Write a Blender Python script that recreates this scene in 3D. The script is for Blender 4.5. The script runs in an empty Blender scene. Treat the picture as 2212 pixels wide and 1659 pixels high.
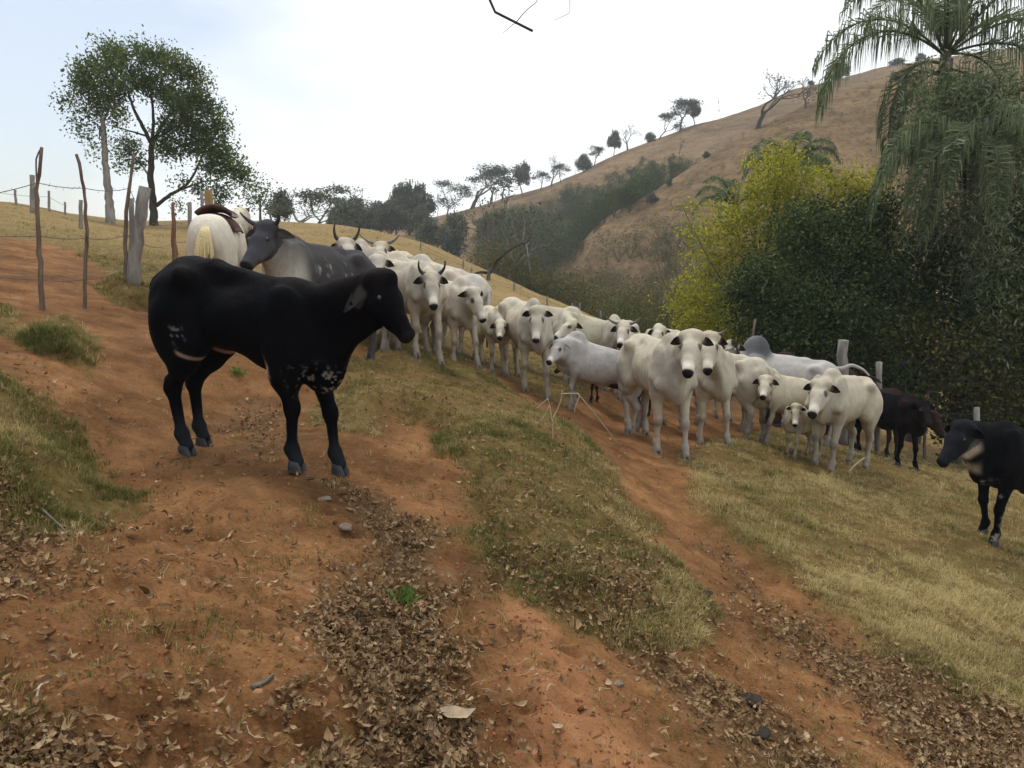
import bpy, math, random
import numpy as np
from mathutils import Vector, Matrix

rng = np.random.default_rng(7)
random.seed(7)
scene = bpy.context.scene
COL = scene.collection

# ------------------------------------------------------------------ camera
IMG_W, IMG_H, FPX = 2212.0, 1659.0, 1671.0      # photograph at reading size
PITCH = math.radians(9.16)
EYE = 1.6
cam_data = bpy.data.cameras.new('camera')
cam_data.sensor_width = 36.0
cam_data.lens = 36.0 * FPX / IMG_W
cam_data.clip_start = 0.05
cam_data.clip_end = 4000.0
cam = bpy.data.objects.new('camera', cam_data)
COL.objects.link(cam)
cam.location = (0, 0, EYE)
cam.rotation_euler = (math.pi / 2 - PITCH, 0, 0)
scene.camera = cam

# ------------------------------------------------------------------ world, sun, exposure
SUN_ELEV, SUN_AZ = math.radians(62), math.radians(-30)    # azimuth from +Y towards +X
world = bpy.data.worlds.new('World')
scene.world = world
world.use_nodes = True
wn = world.node_tree
wn.nodes.clear()
def _n(nt, t, **kw):
    n = nt.nodes.new(t)
    for k, v in kw.items():
        setattr(n, k, v)
    return n
sky = _n(wn, 'ShaderNodeTexSky', sky_type='NISHITA', sun_disc=False, sun_elevation=SUN_ELEV,
         sun_rotation=SUN_AZ, air_density=1.0, dust_density=2.0)
geo = _n(wn, 'ShaderNodeTexCoord')
mp = _n(wn, 'ShaderNodeMapping')
mp.inputs['Scale'].default_value = (1.0, 1.0, 2.6)
nz = _n(wn, 'ShaderNodeTexNoise')
nz.inputs['Scale'].default_value = 2.4
nz.inputs['Detail'].default_value = 5.0
nz.inputs['Roughness'].default_value = 0.5
ramp = _n(wn, 'ShaderNodeValToRGB')
ramp.color_ramp.elements[0].position = 0.30
ramp.color_ramp.elements[0].color = (0.22, 0.22, 0.22, 1)
ramp.color_ramp.elements[1].position = 0.62
ramp.color_ramp.elements[1].color = (1, 1, 1, 1)
sep = _n(wn, 'ShaderNodeSeparateXYZ')
side = _n(wn, 'ShaderNodeMapRange')           # the cloud sheet thins towards the left of the valley
side.inputs['From Min'].default_value = -0.62
side.inputs['From Max'].default_value = 0.05
side.inputs['To Min'].default_value = -0.30
side.inputs['To Max'].default_value = 0.22
addn = _n(wn, 'ShaderNodeMath', operation='ADD')
mixc = _n(wn, 'ShaderNodeMix', data_type='RGBA')
bg = _n(wn, 'ShaderNodeBackground')
bg.inputs['Strength'].default_value = 0.10
out = _n(wn, 'ShaderNodeOutputWorld')
L = wn.links.new
L(geo.outputs['Generated'], mp.inputs['Vector'])
L(mp.outputs['Vector'], nz.inputs['Vector'])
L(geo.outputs['Generated'], sep.inputs['Vector'])
L(sep.outputs['X'], side.inputs['Value'])
L(nz.outputs['Fac'], addn.inputs[0])
L(side.outputs['Result'], addn.inputs[1])
L(addn.outputs['Value'], ramp.inputs['Fac'])
L(ramp.outputs['Color'], mixc.inputs['Factor'])
L(sky.outputs['Color'], mixc.inputs[6])
mixc.inputs[7].default_value = (9.1, 9.45, 9.6, 1)   # cloud, before the 0.10 strength
L(mixc.outputs[2], bg.inputs['Color'])
L(bg.outputs['Background'], out.inputs['Surface'])

sun_data = bpy.data.lights.new('sun', 'SUN')
sun_data.energy = 1.5
sun_data.angle = math.radians(16)
sun_data.color = (1.0, 0.95, 0.87)
sun = bpy.data.objects.new('sun', sun_data)
COL.objects.link(sun)
_sd = Vector((math.sin(SUN_AZ) * math.cos(SUN_ELEV), math.cos(SUN_AZ) * math.cos(SUN_ELEV), math.sin(SUN_ELEV)))
sun.rotation_euler = _sd.to_track_quat('Z', 'Y').to_euler()
sun.location = (-8, 10, 20)

scene.view_settings.view_transform = 'Standard'
scene.view_settings.look = 'None'
scene.view_settings.exposure = 0.48
scene.view_settings.gamma = 1.0
scene.view_settings.use_curve_mapping = False
scene.render.engine = 'CYCLES'
scene.cycles.use_denoising = True
scene.cycles.max_bounces = 6
scene.cycles.diffuse_bounces = 3
scene.cycles.transparent_max_bounces = 8

# ------------------------------------------------------------------ numeric helpers
CP, SP = math.cos(PITCH), math.sin(PITCH)
def ray(px, py):
    u = (np.asarray(px, float) - IMG_W / 2) / FPX
    v = (IMG_H / 2 - np.asarray(py, float)) / FPX
    return u, CP + v * SP, -SP + v * CP
def at(px, py, Y):
    """point seen at (px, py) of the photograph that lies Y metres ahead"""
    dx, dy, dz = ray(px, py)
    return np.array([dx / dy * Y, Y + 0 * dx, EYE + dz / dy * Y]).T
def project(P):
    P = np.asarray(P, float)
    z = P[..., 2] - EYE
    d = P[..., 1] * CP - z * SP
    w = P[..., 1] * SP + z * CP
    return IMG_W / 2 + FPX * P[..., 0] / d, IMG_H / 2 - FPX * w / d, d

_perm = rng.random(65536)
def _hash(i, j, k):
    h = (i.astype(np.int64) * 73856093) ^ (j.astype(np.int64) * 19349663) ^ (k.astype(np.int64) * 83492791)
    return _perm[(h ^ (h >> 13)) & 65535]
def vnoise(P, f=1.0, seed=0):
    P = np.asarray(P, float) * f + seed * 17.31
    if P.shape[-1] == 2:
        P = np.concatenate([P, np.zeros(P.shape[:-1] + (1,)) + seed * 3.7], -1)
    I = np.floor(P)
    t = P - I
    t = t * t * (3 - 2 * t)
    I = I.astype(np.int64)
    i, j, k = I[..., 0], I[..., 1], I[..., 2]
    r = 0
    for a in (0, 1):
        wa = t[..., 0] if a else 1 - t[..., 0]
        for b in (0, 1):
            wb = t[..., 1] if b else 1 - t[..., 1]
            for c in (0, 1):
                wc = t[..., 2] if c else 1 - t[..., 2]
                r = r + wa * wb * wc * _hash(i + a, j + b, k + c)
    return r * 2 - 1
def fbm(P, f=1.0, n=4, seed=0, g=0.5):
    r, a = 0, 1.0
    for o in range(n):
        r = r + a * vnoise(P, f * 2.03 ** o, seed + o)
        a *= g
    return r
def sstep(a, b, x):
    t = np.clip((x - a) / (b - a), 0, 1)
    return t * t * (3 - 2 * t)
def pchip(x, y, q):
    x = np.asarray(x, float); y = np.asarray(y, float)
    h = np.diff(x); d = np.diff(y) / h
    m = np.zeros_like(y)
    m[0], m[-1] = d[0], d[-1]
    for i in range(1, len(x) - 1):
        if d[i - 1] * d[i] > 0:
            w1, w2 = 2 * h[i] + h[i - 1], h[i] + 2 * h[i - 1]
            m[i] = (w1 + w2) / (w1 / d[i - 1] + w2 / d[i])
    q = np.clip(q, x[0], x[-1])
    i = np.clip(np.searchsorted(x, q) - 1, 0, len(x) - 2)
    t = (q - x[i]) / h[i]
    return ((2*t**3 - 3*t**2 + 1) * y[i] + (t**3 - 2*t**2 + t) * h[i] * m[i]
            + (-2*t**3 + 3*t**2) * y[i+1] + (t**3 - t**2) * h[i] * m[i+1])

# ------------------------------------------------------------------ terrain shape
YL = [14, 20, 28, 36, 48, 64, 82, 100, 120, 145, 180, 230]
TERR = {
 -800: [400, 385, 383, 388, 405, 425, 440, 450, 460, 470, 480, 490],
    0: [512, 465, 436, 439, 452, 468, 480, 490, 497, 505, 512, 520],
  300: [552, 512, 486, 478, 484, 495, 505, 508, 508, 506, 503, 510],
  600: [617, 548, 497, 480, 492, 510, 512, 510, 506, 500, 494, 500],
  800: [667, 590, 525, 495, 503, 530, 525, 518, 512, 503, 490, 496],
  900: [693, 615, 552, 520, 545, 580, 560, 530, 512, 495, 477, 485],
 1000: [721, 645, 585, 562, 600, 640, 600, 555, 520, 490, 455, 465],
 1100: [750, 678, 620, 605, 660, 700, 640, 580, 530, 480, 425, 440],
 1200: [779, 705, 655, 660, 715, 740, 660, 570, 530, 460, 393, 410],
 1300: [808, 735, 695, 712, 755, 740, 620, 478, 492, 430, 345, 370],
 1400: [836, 768, 738, 747, 770, 730, 570, 414, 428, 380, 310, 335],
 1500: [865, 803, 778, 782, 770, 700, 515, 350, 364, 330, 275, 300],
 1600: [892, 832, 802, 800, 760, 660, 450, 290, 304, 285, 238, 265],
 1700: [920, 858, 822, 802, 740, 620, 400, 243, 253, 235, 190, 220],
 1850: [955, 892, 852, 820, 740, 600, 370, 195, 201, 185, 148, 180],
 2000: [990, 922, 872, 830, 740, 590, 350, 170, 173, 155, 120, 150],
 2212: [1035, 952, 892, 842, 740, 580, 340, 150, 151, 130, 95, 130],
 3000: [1160, 1045, 955, 882, 760, 580, 320, 120, 118, 92, 60, 100],
}
def plane_z(X, Y):
    return -0.27 * 14 * np.tanh(X / 14.0)
AG = np.linspace(-1.2, 1.15, 236)
LG = np.linspace(math.log(7), math.log(700), 260)
_cols, _avals = [], []
for _px, _pys in sorted(TERR.items()):
    a0 = (_px - IMG_W / 2) / FPX / 1.013
    Ys = [7, 8.5, 10, 11.5] + YL + [300, 420, 700]
    Zs = [float(plane_z(a0 * y, y)) for y in Ys[:4]]
    for y, p in zip(YL, _pys):
        Zs.append(float(at(_px, p, y)[2]))
    for y, add in ((300, 60), (420, 120), (700, 160)):
        Zs.append(float(at(_px, _pys[-1] + add, y)[2]))
    _cols.append(pchip([math.log(y) for y in Ys], Zs, LG)); _avals.append(a0)
_cols = np.array(_cols)
TAB = np.stack([pchip(_avals, _cols[:, k], AG) for k in range(len(LG))], 1)
def base_z(X, Y):
    X = np.asarray(X, float); Y = np.asarray(Y, float)
    Yc = np.maximum(Y, 7.0)
    a = np.clip(X / Yc, AG[0], AG[-1] - 1e-6)
    l = np.clip(np.log(Yc), LG[0], LG[-1] - 1e-6)
    fa = (a - AG[0]) / (AG[1] - AG[0]); fl = (l - LG[0]) / (LG[1] - LG[0])
    i = np.clip(fa.astype(int), 0, len(AG) - 2); j = np.clip(fl.astype(int), 0, len(LG) - 2)
    fa = fa - i; fl = fl - j
    t = (TAB[i, j] * (1-fa) * (1-fl) + TAB[i+1, j] * fa * (1-fl) + TAB[i, j+1] * (1-fa) * fl + TAB[i+1, j+1] * fa * fl)
    w = sstep(8.0, 12.5, Y)
    return plane_z(X, Y) * (1 - w) + t * w
_YS = np.exp(np.linspace(math.log(1.0), math.log(320), 2600))
def hit(px, py, zf=None, dz=0.0, ymin=1.0):
    """where the line of sight through (px, py) first meets the ground"""
    zf = zf or base_z
    dx, dy, dz_ = ray(px, py)
    X = dx / dy * _YS; Z = EYE + dz_ / dy * _YS
    g = zf(X, _YS) + dz
    k = np.nonzero((Z < g) & (_YS >= ymin))[0]
    k = k[0] if len(k) else len(_YS) - 1
    return np.array([X[k], _YS[k], g[k] - dz])
def poly_world(pts, dz=0.0):
    return np.array([hit(x, y, base_z, dz)[:2] for x, y in pts])
def sd_poly(P, poly):
    """signed distance to a polygon, negative inside"""
    x, y = P[..., 0], P[..., 1]
    d = np.full(x.shape, 1e9); ins = np.zeros(x.shape, bool)
    n = len(poly)
    for i in range(n):
        ax, ay = poly[i]; bx, by = poly[(i + 1) % n]
        ex, ey = bx - ax, by - ay
        t = np.clip(((x - ax) * ex + (y - ay) * ey) / (ex * ex + ey * ey + 1e-12), 0, 1)
        d = np.minimum(d, (x - ax - t * ex) ** 2 + (y - ay - t * ey) ** 2)
        c = ((ay > y) != (by > y))
        xi = ex * (y - ay) / (ey if abs(ey) > 1e-9 else 1e-9) + ax
        ins ^= c & (x < xi)
    d = np.sqrt(d)
    return np.where(ins, -d, d)

RIDGE_H, BANK_H = 0.14, 0.24
PG = dict(
 ridge=poly_world([(690,800),(760,745),(900,755),(1060,795),(1160,850),(1235,895),(1300,960),(1345,1040),(1400,1095),(1450,1150),
                   (1490,1230),(1535,1290),(1470,1330),(1350,1335),(1250,1315),(1150,1270),(1080,1205),(1030,1120),(1005,1040),
                   (1000,985),(955,955),(935,905),(860,893),(800,915),(725,895),(700,850)], 0.12),
 bank=poly_world([(-500,740),(0,750),(60,770),(150,825),(235,870),(285,925),(275,965),(190,990),(110,1015),(0,1030),(-500,1120)], 0.2),
 lip=poly_world([(20,690),(110,672),(180,688),(215,735),(190,765),(120,745),(60,720)], 0.12),
 lip2=poly_world([(215,610),(290,600),(345,640),(345,662),(270,655)], 0.05),
 tuft_left=poly_world([(-200,620),(10,640),(25,675),(0,690),(-200,690)], 0.1),
 right=poly_world([(1470,985),(1560,940),(1700,930),(2212,985),(2700,1000),(2900,1500),(2500,1700),(2212,1590),(2060,1465),(1900,1385),(1750,1295),
                   (1640,1205),(1560,1120),(1495,1045)]),
 mound=poly_world([(1070,1275),(1120,1255),(1230,1330),(1300,1390),(1350,1440),(1420,1540),(1500,1659),(1480,1900),(1020,1900),(1040,1659),
                   (1010,1560),(1020,1450),(1045,1340)], 0.06),
 track=poly_world([(1240,900),(1330,850),(1600,860),(1650,930),(1480,985),(1500,1045),(1560,1120),(1640,1205),(1750,1295),(1900,1385),(2060,1480),
                   (2212,1640),(2212,1800),(1800,1800),(1640,1500),(1420,1380),(1560,1300),(1480,1180),(1400,1080),(1340,1000),(1290,950)]),
 litter1=poly_world([(720,1040),(800,1060),(900,1130),(930,1215),(1080,1225),(1085,1260),(1035,1330),(1005,1450),(985,1560),(1030,1659),(1060,1800),
                     (640,1800),(700,1640),(765,1570),(745,1500),(700,1420),(655,1345),(720,1270),(820,1200),(840,1140)]),
 litter2=poly_world([(1370,1410),(1480,1440),(1640,1500),(1770,1580),(1880,1659),(1980,1800),(1650,1800),(1560,1620),(1480,1540),(1390,1470)]),
 litter3=poly_world([(1540,1150),(1700,1280),(1850,1370),(2010,1440),(2212,1540),(2400,1640),(2400,1800),(2080,1800),(1930,1580),(1800,1450),(1650,1310),(1560,1220)]),
 litter4=poly_world([(-200,1010),(60,1020),(150,1090),(140,1180),(90,1260),(-200,1340)]),
 litter5=poly_world([(540,1490),(690,1460),(720,1550),(640,1600),(560,1600)]),
 litter6=poly_world([(480,810),(590,830),(620,950),(560,960),(500,900)]),
 litter7=poly_world([(-200,1540),(60,1560),(110,1640),(60,1750),(-200,1750)]),
 litter8=poly_world([(1100,1230),(1350,1320),(1500,1300),(1450,1180),(1380,1180),(1250,1230)], 0.12),
)
_far_edge = [(-300,470),(0,505),(100,522),(200,578),(250,602),(330,628),(500,692),(700,762),(800,745),(900,765),(1050,800),(1150,845),(1230,870),
             (1330,838),(1500,835),(1650,880),(1800,920),(2212,985),(2600,1040)]
_fe = np.array([hit(x, y, base_z) for x, y in _far_edge])
_fea, _feY = _fe[:, 0] / _fe[:, 1], _fe[:, 1]

def masks(X, Y):
    P = np.stack([X, Y], -1)
    wob = 0.16 * fbm(P, 1.6, 3, 11)
    m = {}
    near = (np.hypot(X, Y) < 22)
    for k, poly in PG.items():
        d = np.full(X.shape, 9.0)
        d[near] = sd_poly(P[near], poly)
        m[k] = d
    Yp = np.maximum(Y, 0.5)
    far = sstep(-0.5, 0.6, (Y - np.interp(X / Yp, _fea, _feY)) + 2.5 * wob)
    far = np.where(Y < 3, 0, far)
    g = far.copy()
    for k, soft in (('ridge', .12), ('bank', .15), ('lip', .06), ('lip2', .06), ('tuft_left', .08), ('right', .22)):
        g = np.maximum(g, 1 - sstep(-soft, soft, m[k] + wob))
    lit = np.zeros(X.shape)
    for k, soft, amt in (('litter1', .13, 1), ('litter2', .12, .8), ('litter3', .22, .85), ('litter4', .2, .6), ('litter5', .12, .55),
                         ('litter6', .15, .5), ('litter7', .1, .5), ('litter8', .2, .6)):
        lit = np.maximum(lit, amt * (1 - sstep(-soft, soft, m[k] + 1.3 * wob)))
    return g, lit, far, m, wob
def detail_z(X, Y):
    P = np.stack([X, Y], -1)
    fade = 1 - sstep(14, 22, np.hypot(X, Y))
    out = np.zeros(X.shape)
    near = np.hypot(X, Y) < 24
    Xn, Yn, Pn = X[near], Y[near], P[near]
    g, lit, far, m, wob = masks(Xn, Yn)
    w2 = wob * 0.6
    z = RIDGE_H * (1 - sstep(-0.42, 0.04, m['ridge'] + w2))
    z += BANK_H * (1 - sstep(-0.5, 0.02, m['bank'] + w2))
    z += 0.14 * (1 - sstep(-0.18, 0.02, m['lip'] + 0.5 * w2))
    z += 0.16 * (1 - sstep(-0.14, 0.02, m['lip2'] + 0.5 * w2))
    z += 0.10 * (1 - sstep(-0.5, 0.05, m['mound'] + w2))
    z -= 0.07 * (1 - sstep(-0.3, 0.15, m['litter1'] + w2))
    z -= 0.10 * (1 - sstep(-0.35, 0.2, m['track'] + w2))
    z += 0.035 * fbm(Pn, 0.9, 2, 3) + 0.016 * fbm(Pn, 4.2, 3, 5, 0.6)
    z += 0.03 * g * np.abs(fbm(Pn, 2.8, 2, 8))
    z -= 0.21 * np.exp(-((Xn + 2.25) / .62) ** 2) * sstep(2.2, 4.0, Yn) * sstep(7.5, 5.6, Yn)   # the level shelf of the cattle path
    for (hx, hy, hr) in DENTS:                         # hoof prints trodden into the path
        d2 = ((Xn - hx) ** 2 + (Yn - hy) ** 2) / hr ** 2
        z += -0.034 * np.exp(-d2 * 1.6) + 0.012 * np.exp(-(np.sqrt(d2) - 1.45) ** 2 * 5)
    out[near] = z * fade[near]
    out += (1 - fade) * (0.12 * fbm(P, 0.25, 3, 21)) + sstep(45, 90, Y) * (0.9 * fbm(P, 0.035, 3, 31) + 0.25 * fbm(P, 0.2, 2, 35))
    return out
DENTS = []
for _ in range(150):
    hx, hy, _z = hit(random.uniform(150, 1250), random.uniform(980, 1650), base_z)
    DENTS.append((hx, hy, random.uniform(.045, .075)))
for _ in range(50):
    hx, hy, _z = hit(random.uniform(1380, 1760), random.uniform(980, 1500), base_z)
    DENTS.append((hx, hy, random.uniform(.045, .075)))
def ground_z(X, Y):
    X = np.atleast_1d(np.asarray(X, float)); Y = np.atleast_1d(np.asarray(Y, float))
    return base_z(X, Y) + detail_z(X, Y)
def gz(x, y):
    return float(ground_z([x], [y])[0])
def hit_g(px, py, ymin=1.0):
    return hit(px, py, ground_z, 0.0, ymin)

# ------------------------------------------------------------------ mesh helpers
class MB:
    """collects vertices and faces of one mesh"""
    def __init__(self):
        self.V, self.Q, self.T, self.n, self.A = [], [], [], 0, []
    def add(self, V, Q=None, T=None, a=None):
        V = np.asarray(V, float).reshape(-1, 3)
        if Q is not None and len(Q): self.Q.append(np.asarray(Q, np.int64).reshape(-1, 4) + self.n)
        if T is not None and len(T): self.T.append(np.asarray(T, np.int64).reshape(-1, 3) + self.n)
        self.V.append(V); self.n += len(V)
        self.A.append(np.broadcast_to(np.asarray(0.5 if a is None else a, float), (len(V),)))
    def tube(self, path, radii, seg=8, cap=True, a=None, wob=0.0):
        P = np.asarray(path, float); R = np.broadcast_to(np.asarray(radii, float), (len(P),))
        t = np.gradient(P, axis=0)
        t /= np.linalg.norm(t, axis=1)[:, None] + 1e-12
        ref = np.array([0.0, 0, 1]) if abs(t[0][2]) < 0.9 else np.array([1.0, 0, 0])
        th = np.linspace(0, 2 * np.pi, seg, endpoint=False)
        rings = []
        for i in range(len(P)):
            u = np.cross(t[i], ref); u /= np.linalg.norm(u) + 1e-12
            v = np.cross(t[i], u)
            ref = -np.cross(t[i], u) if False else ref
            rr = R[i] * (1 + (rng.uniform(-wob, wob, seg) if wob else 0))
            rings.append(P[i] + (np.cos(th) * rr)[:, None] * u + (np.sin(th) * rr)[:, None] * v)
        V = np.concatenate(rings); n = len(P)
        i = np.arange(n - 1)[:, None] * seg; j = np.arange(seg)[None]; k = (j + 1) % seg
        Q = np.stack([i + j, i + k, i + seg + k, i + seg + j], -1).reshape(-1, 4)
        T = []
        if cap:
            V = np.concatenate([V, P[:1], P[-1:]])
            c0, c1 = n * seg, n * seg + 1
            T = [(c0, (s + 1) % seg, s) for s in range(seg)] + [(c1, (n-1)*seg + s, (n-1)*seg + (s+1) % seg) for s in range(seg)]
        self.add(V, Q, T, a)
    def ellipsoid(self, c, r, nu=10, nv=7, a=None, R=None):
        u = np.linspace(0, 2*np.pi, nu, endpoint=False); v = np.linspace(0, np.pi, nv + 1)[1:-1]
        V = [(math.cos(x) * math.sin(y) * r[0], math.sin(x) * math.sin(y) * r[1], math.cos(y) * r[2]) for y in v for x in u]
        V += [(0, 0, r[2]), (0, 0, -r[2])]
        V = np.array(V)
        if R is not None: V = V @ np.asarray(R).T
        V = V + np.asarray(c)
        m = nv - 1
        Q = [(i*nu + j, (i+1)*nu + j, (i+1)*nu + (j+1) % nu, i*nu + (j+1) % nu) for i in range(m - 1) for j in range(nu)]
        T = [(m*nu, j, (j+1) % nu) for j in range(nu)] + [(m*nu + 1, (m-1)*nu + (j+1) % nu, (m-1)*nu + j) for j in range(nu)]
        self.add(V, Q, T, a)
    def mesh(self, name, attr=None, smooth=True, origin=None):
        V = np.concatenate(self.V) if self.V else np.zeros((0, 3))
        if origin is not None: V = V - np.asarray(origin)
        Q = np.concatenate(self.Q) if self.Q else np.zeros((0, 4), np.int64)
        T = np.concatenate(self.T) if self.T else np.zeros((0, 3), np.int64)
        me = raw_mesh(name, V, Q, T, smooth)
        if attr:
            at_ = me.attributes.new(attr, 'FLOAT', 'POINT')
            at_.data.foreach_set('value', np.concatenate(self.A).astype(np.float32))
        return me
def raw_mesh(name, V, Q, T, smooth=True):
    me = bpy.data.meshes.new(name)
    nl = len(Q) * 4 + len(T) * 3
    me.vertices.add(len(V)); me.loops.add(nl); me.polygons.add(len(Q) + len(T))
    me.vertices.foreach_set('co', np.asarray(V, np.float32).ravel())
    me.loops.foreach_set('vertex_index', np.concatenate([Q.ravel(), T.ravel()]).astype(np.int32))
    st = np.concatenate([np.arange(len(Q)) * 4, len(Q) * 4 + np.arange(len(T)) * 3]).astype(np.int32)
    me.polygons.foreach_set('loop_start', st)
    me.update(calc_edges=True)
    me.polygons.foreach_set('use_smooth', np.full(len(me.polygons), smooth))
    me.validate(verbose=False)
    return me
def set_color(me, name, C):
    a = me.color_attributes.new(name, 'FLOAT_COLOR', 'POINT')
    C = np.concatenate([np.asarray(C, np.float32), np.ones((len(C), 1), np.float32)], 1)
    a.data.foreach_set('color', C.ravel())
def obj(name, me, mat=None, parent=None, loc=None):
    if isinstance(me, MB): me = me.mesh(name)
    o = bpy.data.objects.new(name, me)
    if mat is not None and me is not None and not me.materials: me.materials.append(mat)
    COL.objects.link(o)
    if parent is not None: o.parent = parent
    if loc is not None: o.location = loc
    return o
def tag(o, label=None, cat=None, group=None, kind=None):
    if label: o['label'] = label
    if cat: o['category'] = cat
    if group: o['group'] = group
    if kind: o['kind'] = kind
    return o
def thing(name, label, cat, loc=(0, 0, 0), rotz=0.0, group=None):
    o = bpy.data.objects.new(name, None)
    o.empty_display_size = 0.2
    COL.objects.link(o)
    o.location = loc; o.rotation_euler = (0, 0, rotz)
    return tag(o, label, cat, group)
def smooth_path(pts, n=6):
    P = np.asarray(pts, float)
    d = np.r_[0, np.cumsum(np.linalg.norm(np.diff(P, axis=0), axis=1))]
    q = np.linspace(0, d[-1], (len(P) - 1) * n + 1)
    return np.stack([pchip(d, P[:, k], q) for k in range(P.shape[1])], 1)

# ------------------------------------------------------------------ materials
def mat_new(name):
    m = bpy.data.materials.new(name); m.use_nodes = True
    nt = m.node_tree; nt.nodes.clear()
    o = _n(nt, 'ShaderNodeOutputMaterial')
    return m, nt, o
def principled(nt, o, rough=0.85, spec=0.2):
    b = _n(nt, 'ShaderNodeBsdfPrincipled')
    b.inputs['Roughness'].default_value = rough
    b.inputs['Specular IOR Level'].default_value = spec
    nt.links.new(b.outputs[0], o.inputs['Surface'])
    return b
def ramp_node(nt, stops):
    r = _n(nt, 'ShaderNodeValToRGB')
    els = r.color_ramp.elements
    while len(els) < len(stops): els.new(0.5)
    for e, (p, c) in zip(els, stops):
        e.position = p; e.color = (*c, 1)
    return r
def noise_node(nt, scale, detail=4, rough=0.55, vec=None, dist=0.0):
    n = _n(nt, 'ShaderNodeTexNoise')
    n.inputs['Scale'].default_value = scale
    n.inputs['Detail'].default_value = detail
    n.inputs['Roughness'].default_value = rough
    n.inputs['Distortion'].default_value = dist
    if vec is not None: nt.links.new(vec, n.inputs['Vector'])
    return n
def mix_node(nt, fac, a, b, blend='MIX'):
    m = _n(nt, 'ShaderNodeMix', data_type='RGBA', blend_type=blend)
    for sock, val in ((m.inputs[0], fac), (m.inputs[6], a), (m.inputs[7], b)):
        if isinstance(val, (int, float)): sock.default_value = val
        elif isinstance(val, tuple): sock.default_value = (*val, 1)
        else: nt.links.new(val, sock)
    return m.outputs[2]
def bump_node(nt, height, strength, dist, b):
    u = _n(nt, 'ShaderNodeBump')
    u.inputs['Strength'].default_value = strength
    u.inputs['Distance'].default_value = dist
    nt.links.new(height, u.inputs['Height'])
    nt.links.new(u.outputs[0], b.inputs['Normal'])
def obj_vec(nt):
    return _n(nt, 'ShaderNodeTexCoord').outputs['Object']

def wood_mat(name, c1, c2, scale=14.0):
    m, nt, o = mat_new(name)
    b = principled(nt, o, 0.85, 0.15)
    mpn = _n(nt, 'ShaderNodeMapping'); mpn.inputs['Scale'].default_value = (1, 1, 0.16)
    nt.links.new(obj_vec(nt), mpn.inputs['Vector'])
    n1 = noise_node(nt, scale, 6, 0.65, mpn.outputs[0], 0.4)
    r = ramp_node(nt, [(0.3, c1), (0.7, c2)])
    nt.links.new(n1.outputs['Fac'], r.inputs['Fac'])
    nt.links.new(r.outputs['Color'], b.inputs['Base Color'])
    bump_node(nt, n1.outputs['Fac'], 0.7, 0.02, b)
    return m
def leaf_mat(name, dark, mid, light, trans=0.25, rough=0.6, attr_type='GEOMETRY'):
    m, nt, o = mat_new(name)
    a = _n(nt, 'ShaderNodeAttribute', attribute_name='tint', attribute_type=attr_type)
    r = ramp_node(nt, [(0.05, dark), (0.5, mid), (0.95, light)])
    if attr_type == 'INSTANCER':                       # each copy has its tint, each blade in it its own shift
        a2 = _n(nt, 'ShaderNodeAttribute', attribute_name='bt', attribute_type='GEOMETRY')
        s_ = _n(nt, 'ShaderNodeMath', operation='MULTIPLY_ADD')
        s_.inputs[1].default_value = 0.7; s_.inputs[2].default_value = -0.35
        nt.links.new(a2.outputs['Fac'], s_.inputs[0])
        ad = _n(nt, 'ShaderNodeMath', operation='ADD')
        nt.links.new(a.outputs['Fac'], ad.inputs[0]); nt.links.new(s_.outputs[0], ad.inputs[1])
        nt.links.new(ad.outputs[0], r.inputs['Fac'])
    else:
        nt.links.new(a.outputs['Fac'], r.inputs['Fac'])
    p = _n(nt, 'ShaderNodeBsdfPrincipled')
    p.inputs['Roughness'].default_value = rough
    p.inputs['Specular IOR Level'].default_value = 0.25
    nt.links.new(r.outputs['Color'], p.inputs['Base Color'])
    t = _n(nt, 'ShaderNodeBsdfTranslucent')
    nt.links.new(r.outputs['Color'], t.inputs['Color'])
    mx = _n(nt, 'ShaderNodeMixShader'); mx.inputs[0].default_value = trans
    nt.links.new(p.outputs[0], mx.inputs[1]); nt.links.new(t.outputs[0], mx.inputs[2])
    nt.links.new(mx.outputs[0], o.inputs['Surface'])
    return m
def flat_mat(name, c, rough=0.7, spec=0.3, var=0.25, scale=30.0):
    m, nt, o = mat_new(name)
    b = principled(nt, o, rough, spec)
    n1 = noise_node(nt, scale, 4, 0.6, obj_vec(nt))
    r = ramp_node(nt, [(0.3, tuple(x * (1 - var) for x in c)), (0.7, tuple(min(1, x * (1 + var)) for x in c))])
    nt.links.new(n1.outputs['Fac'], r.inputs['Fac'])
    nt.links.new(r.outputs['Color'], b.inputs['Base Color'])
    return m

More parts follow.
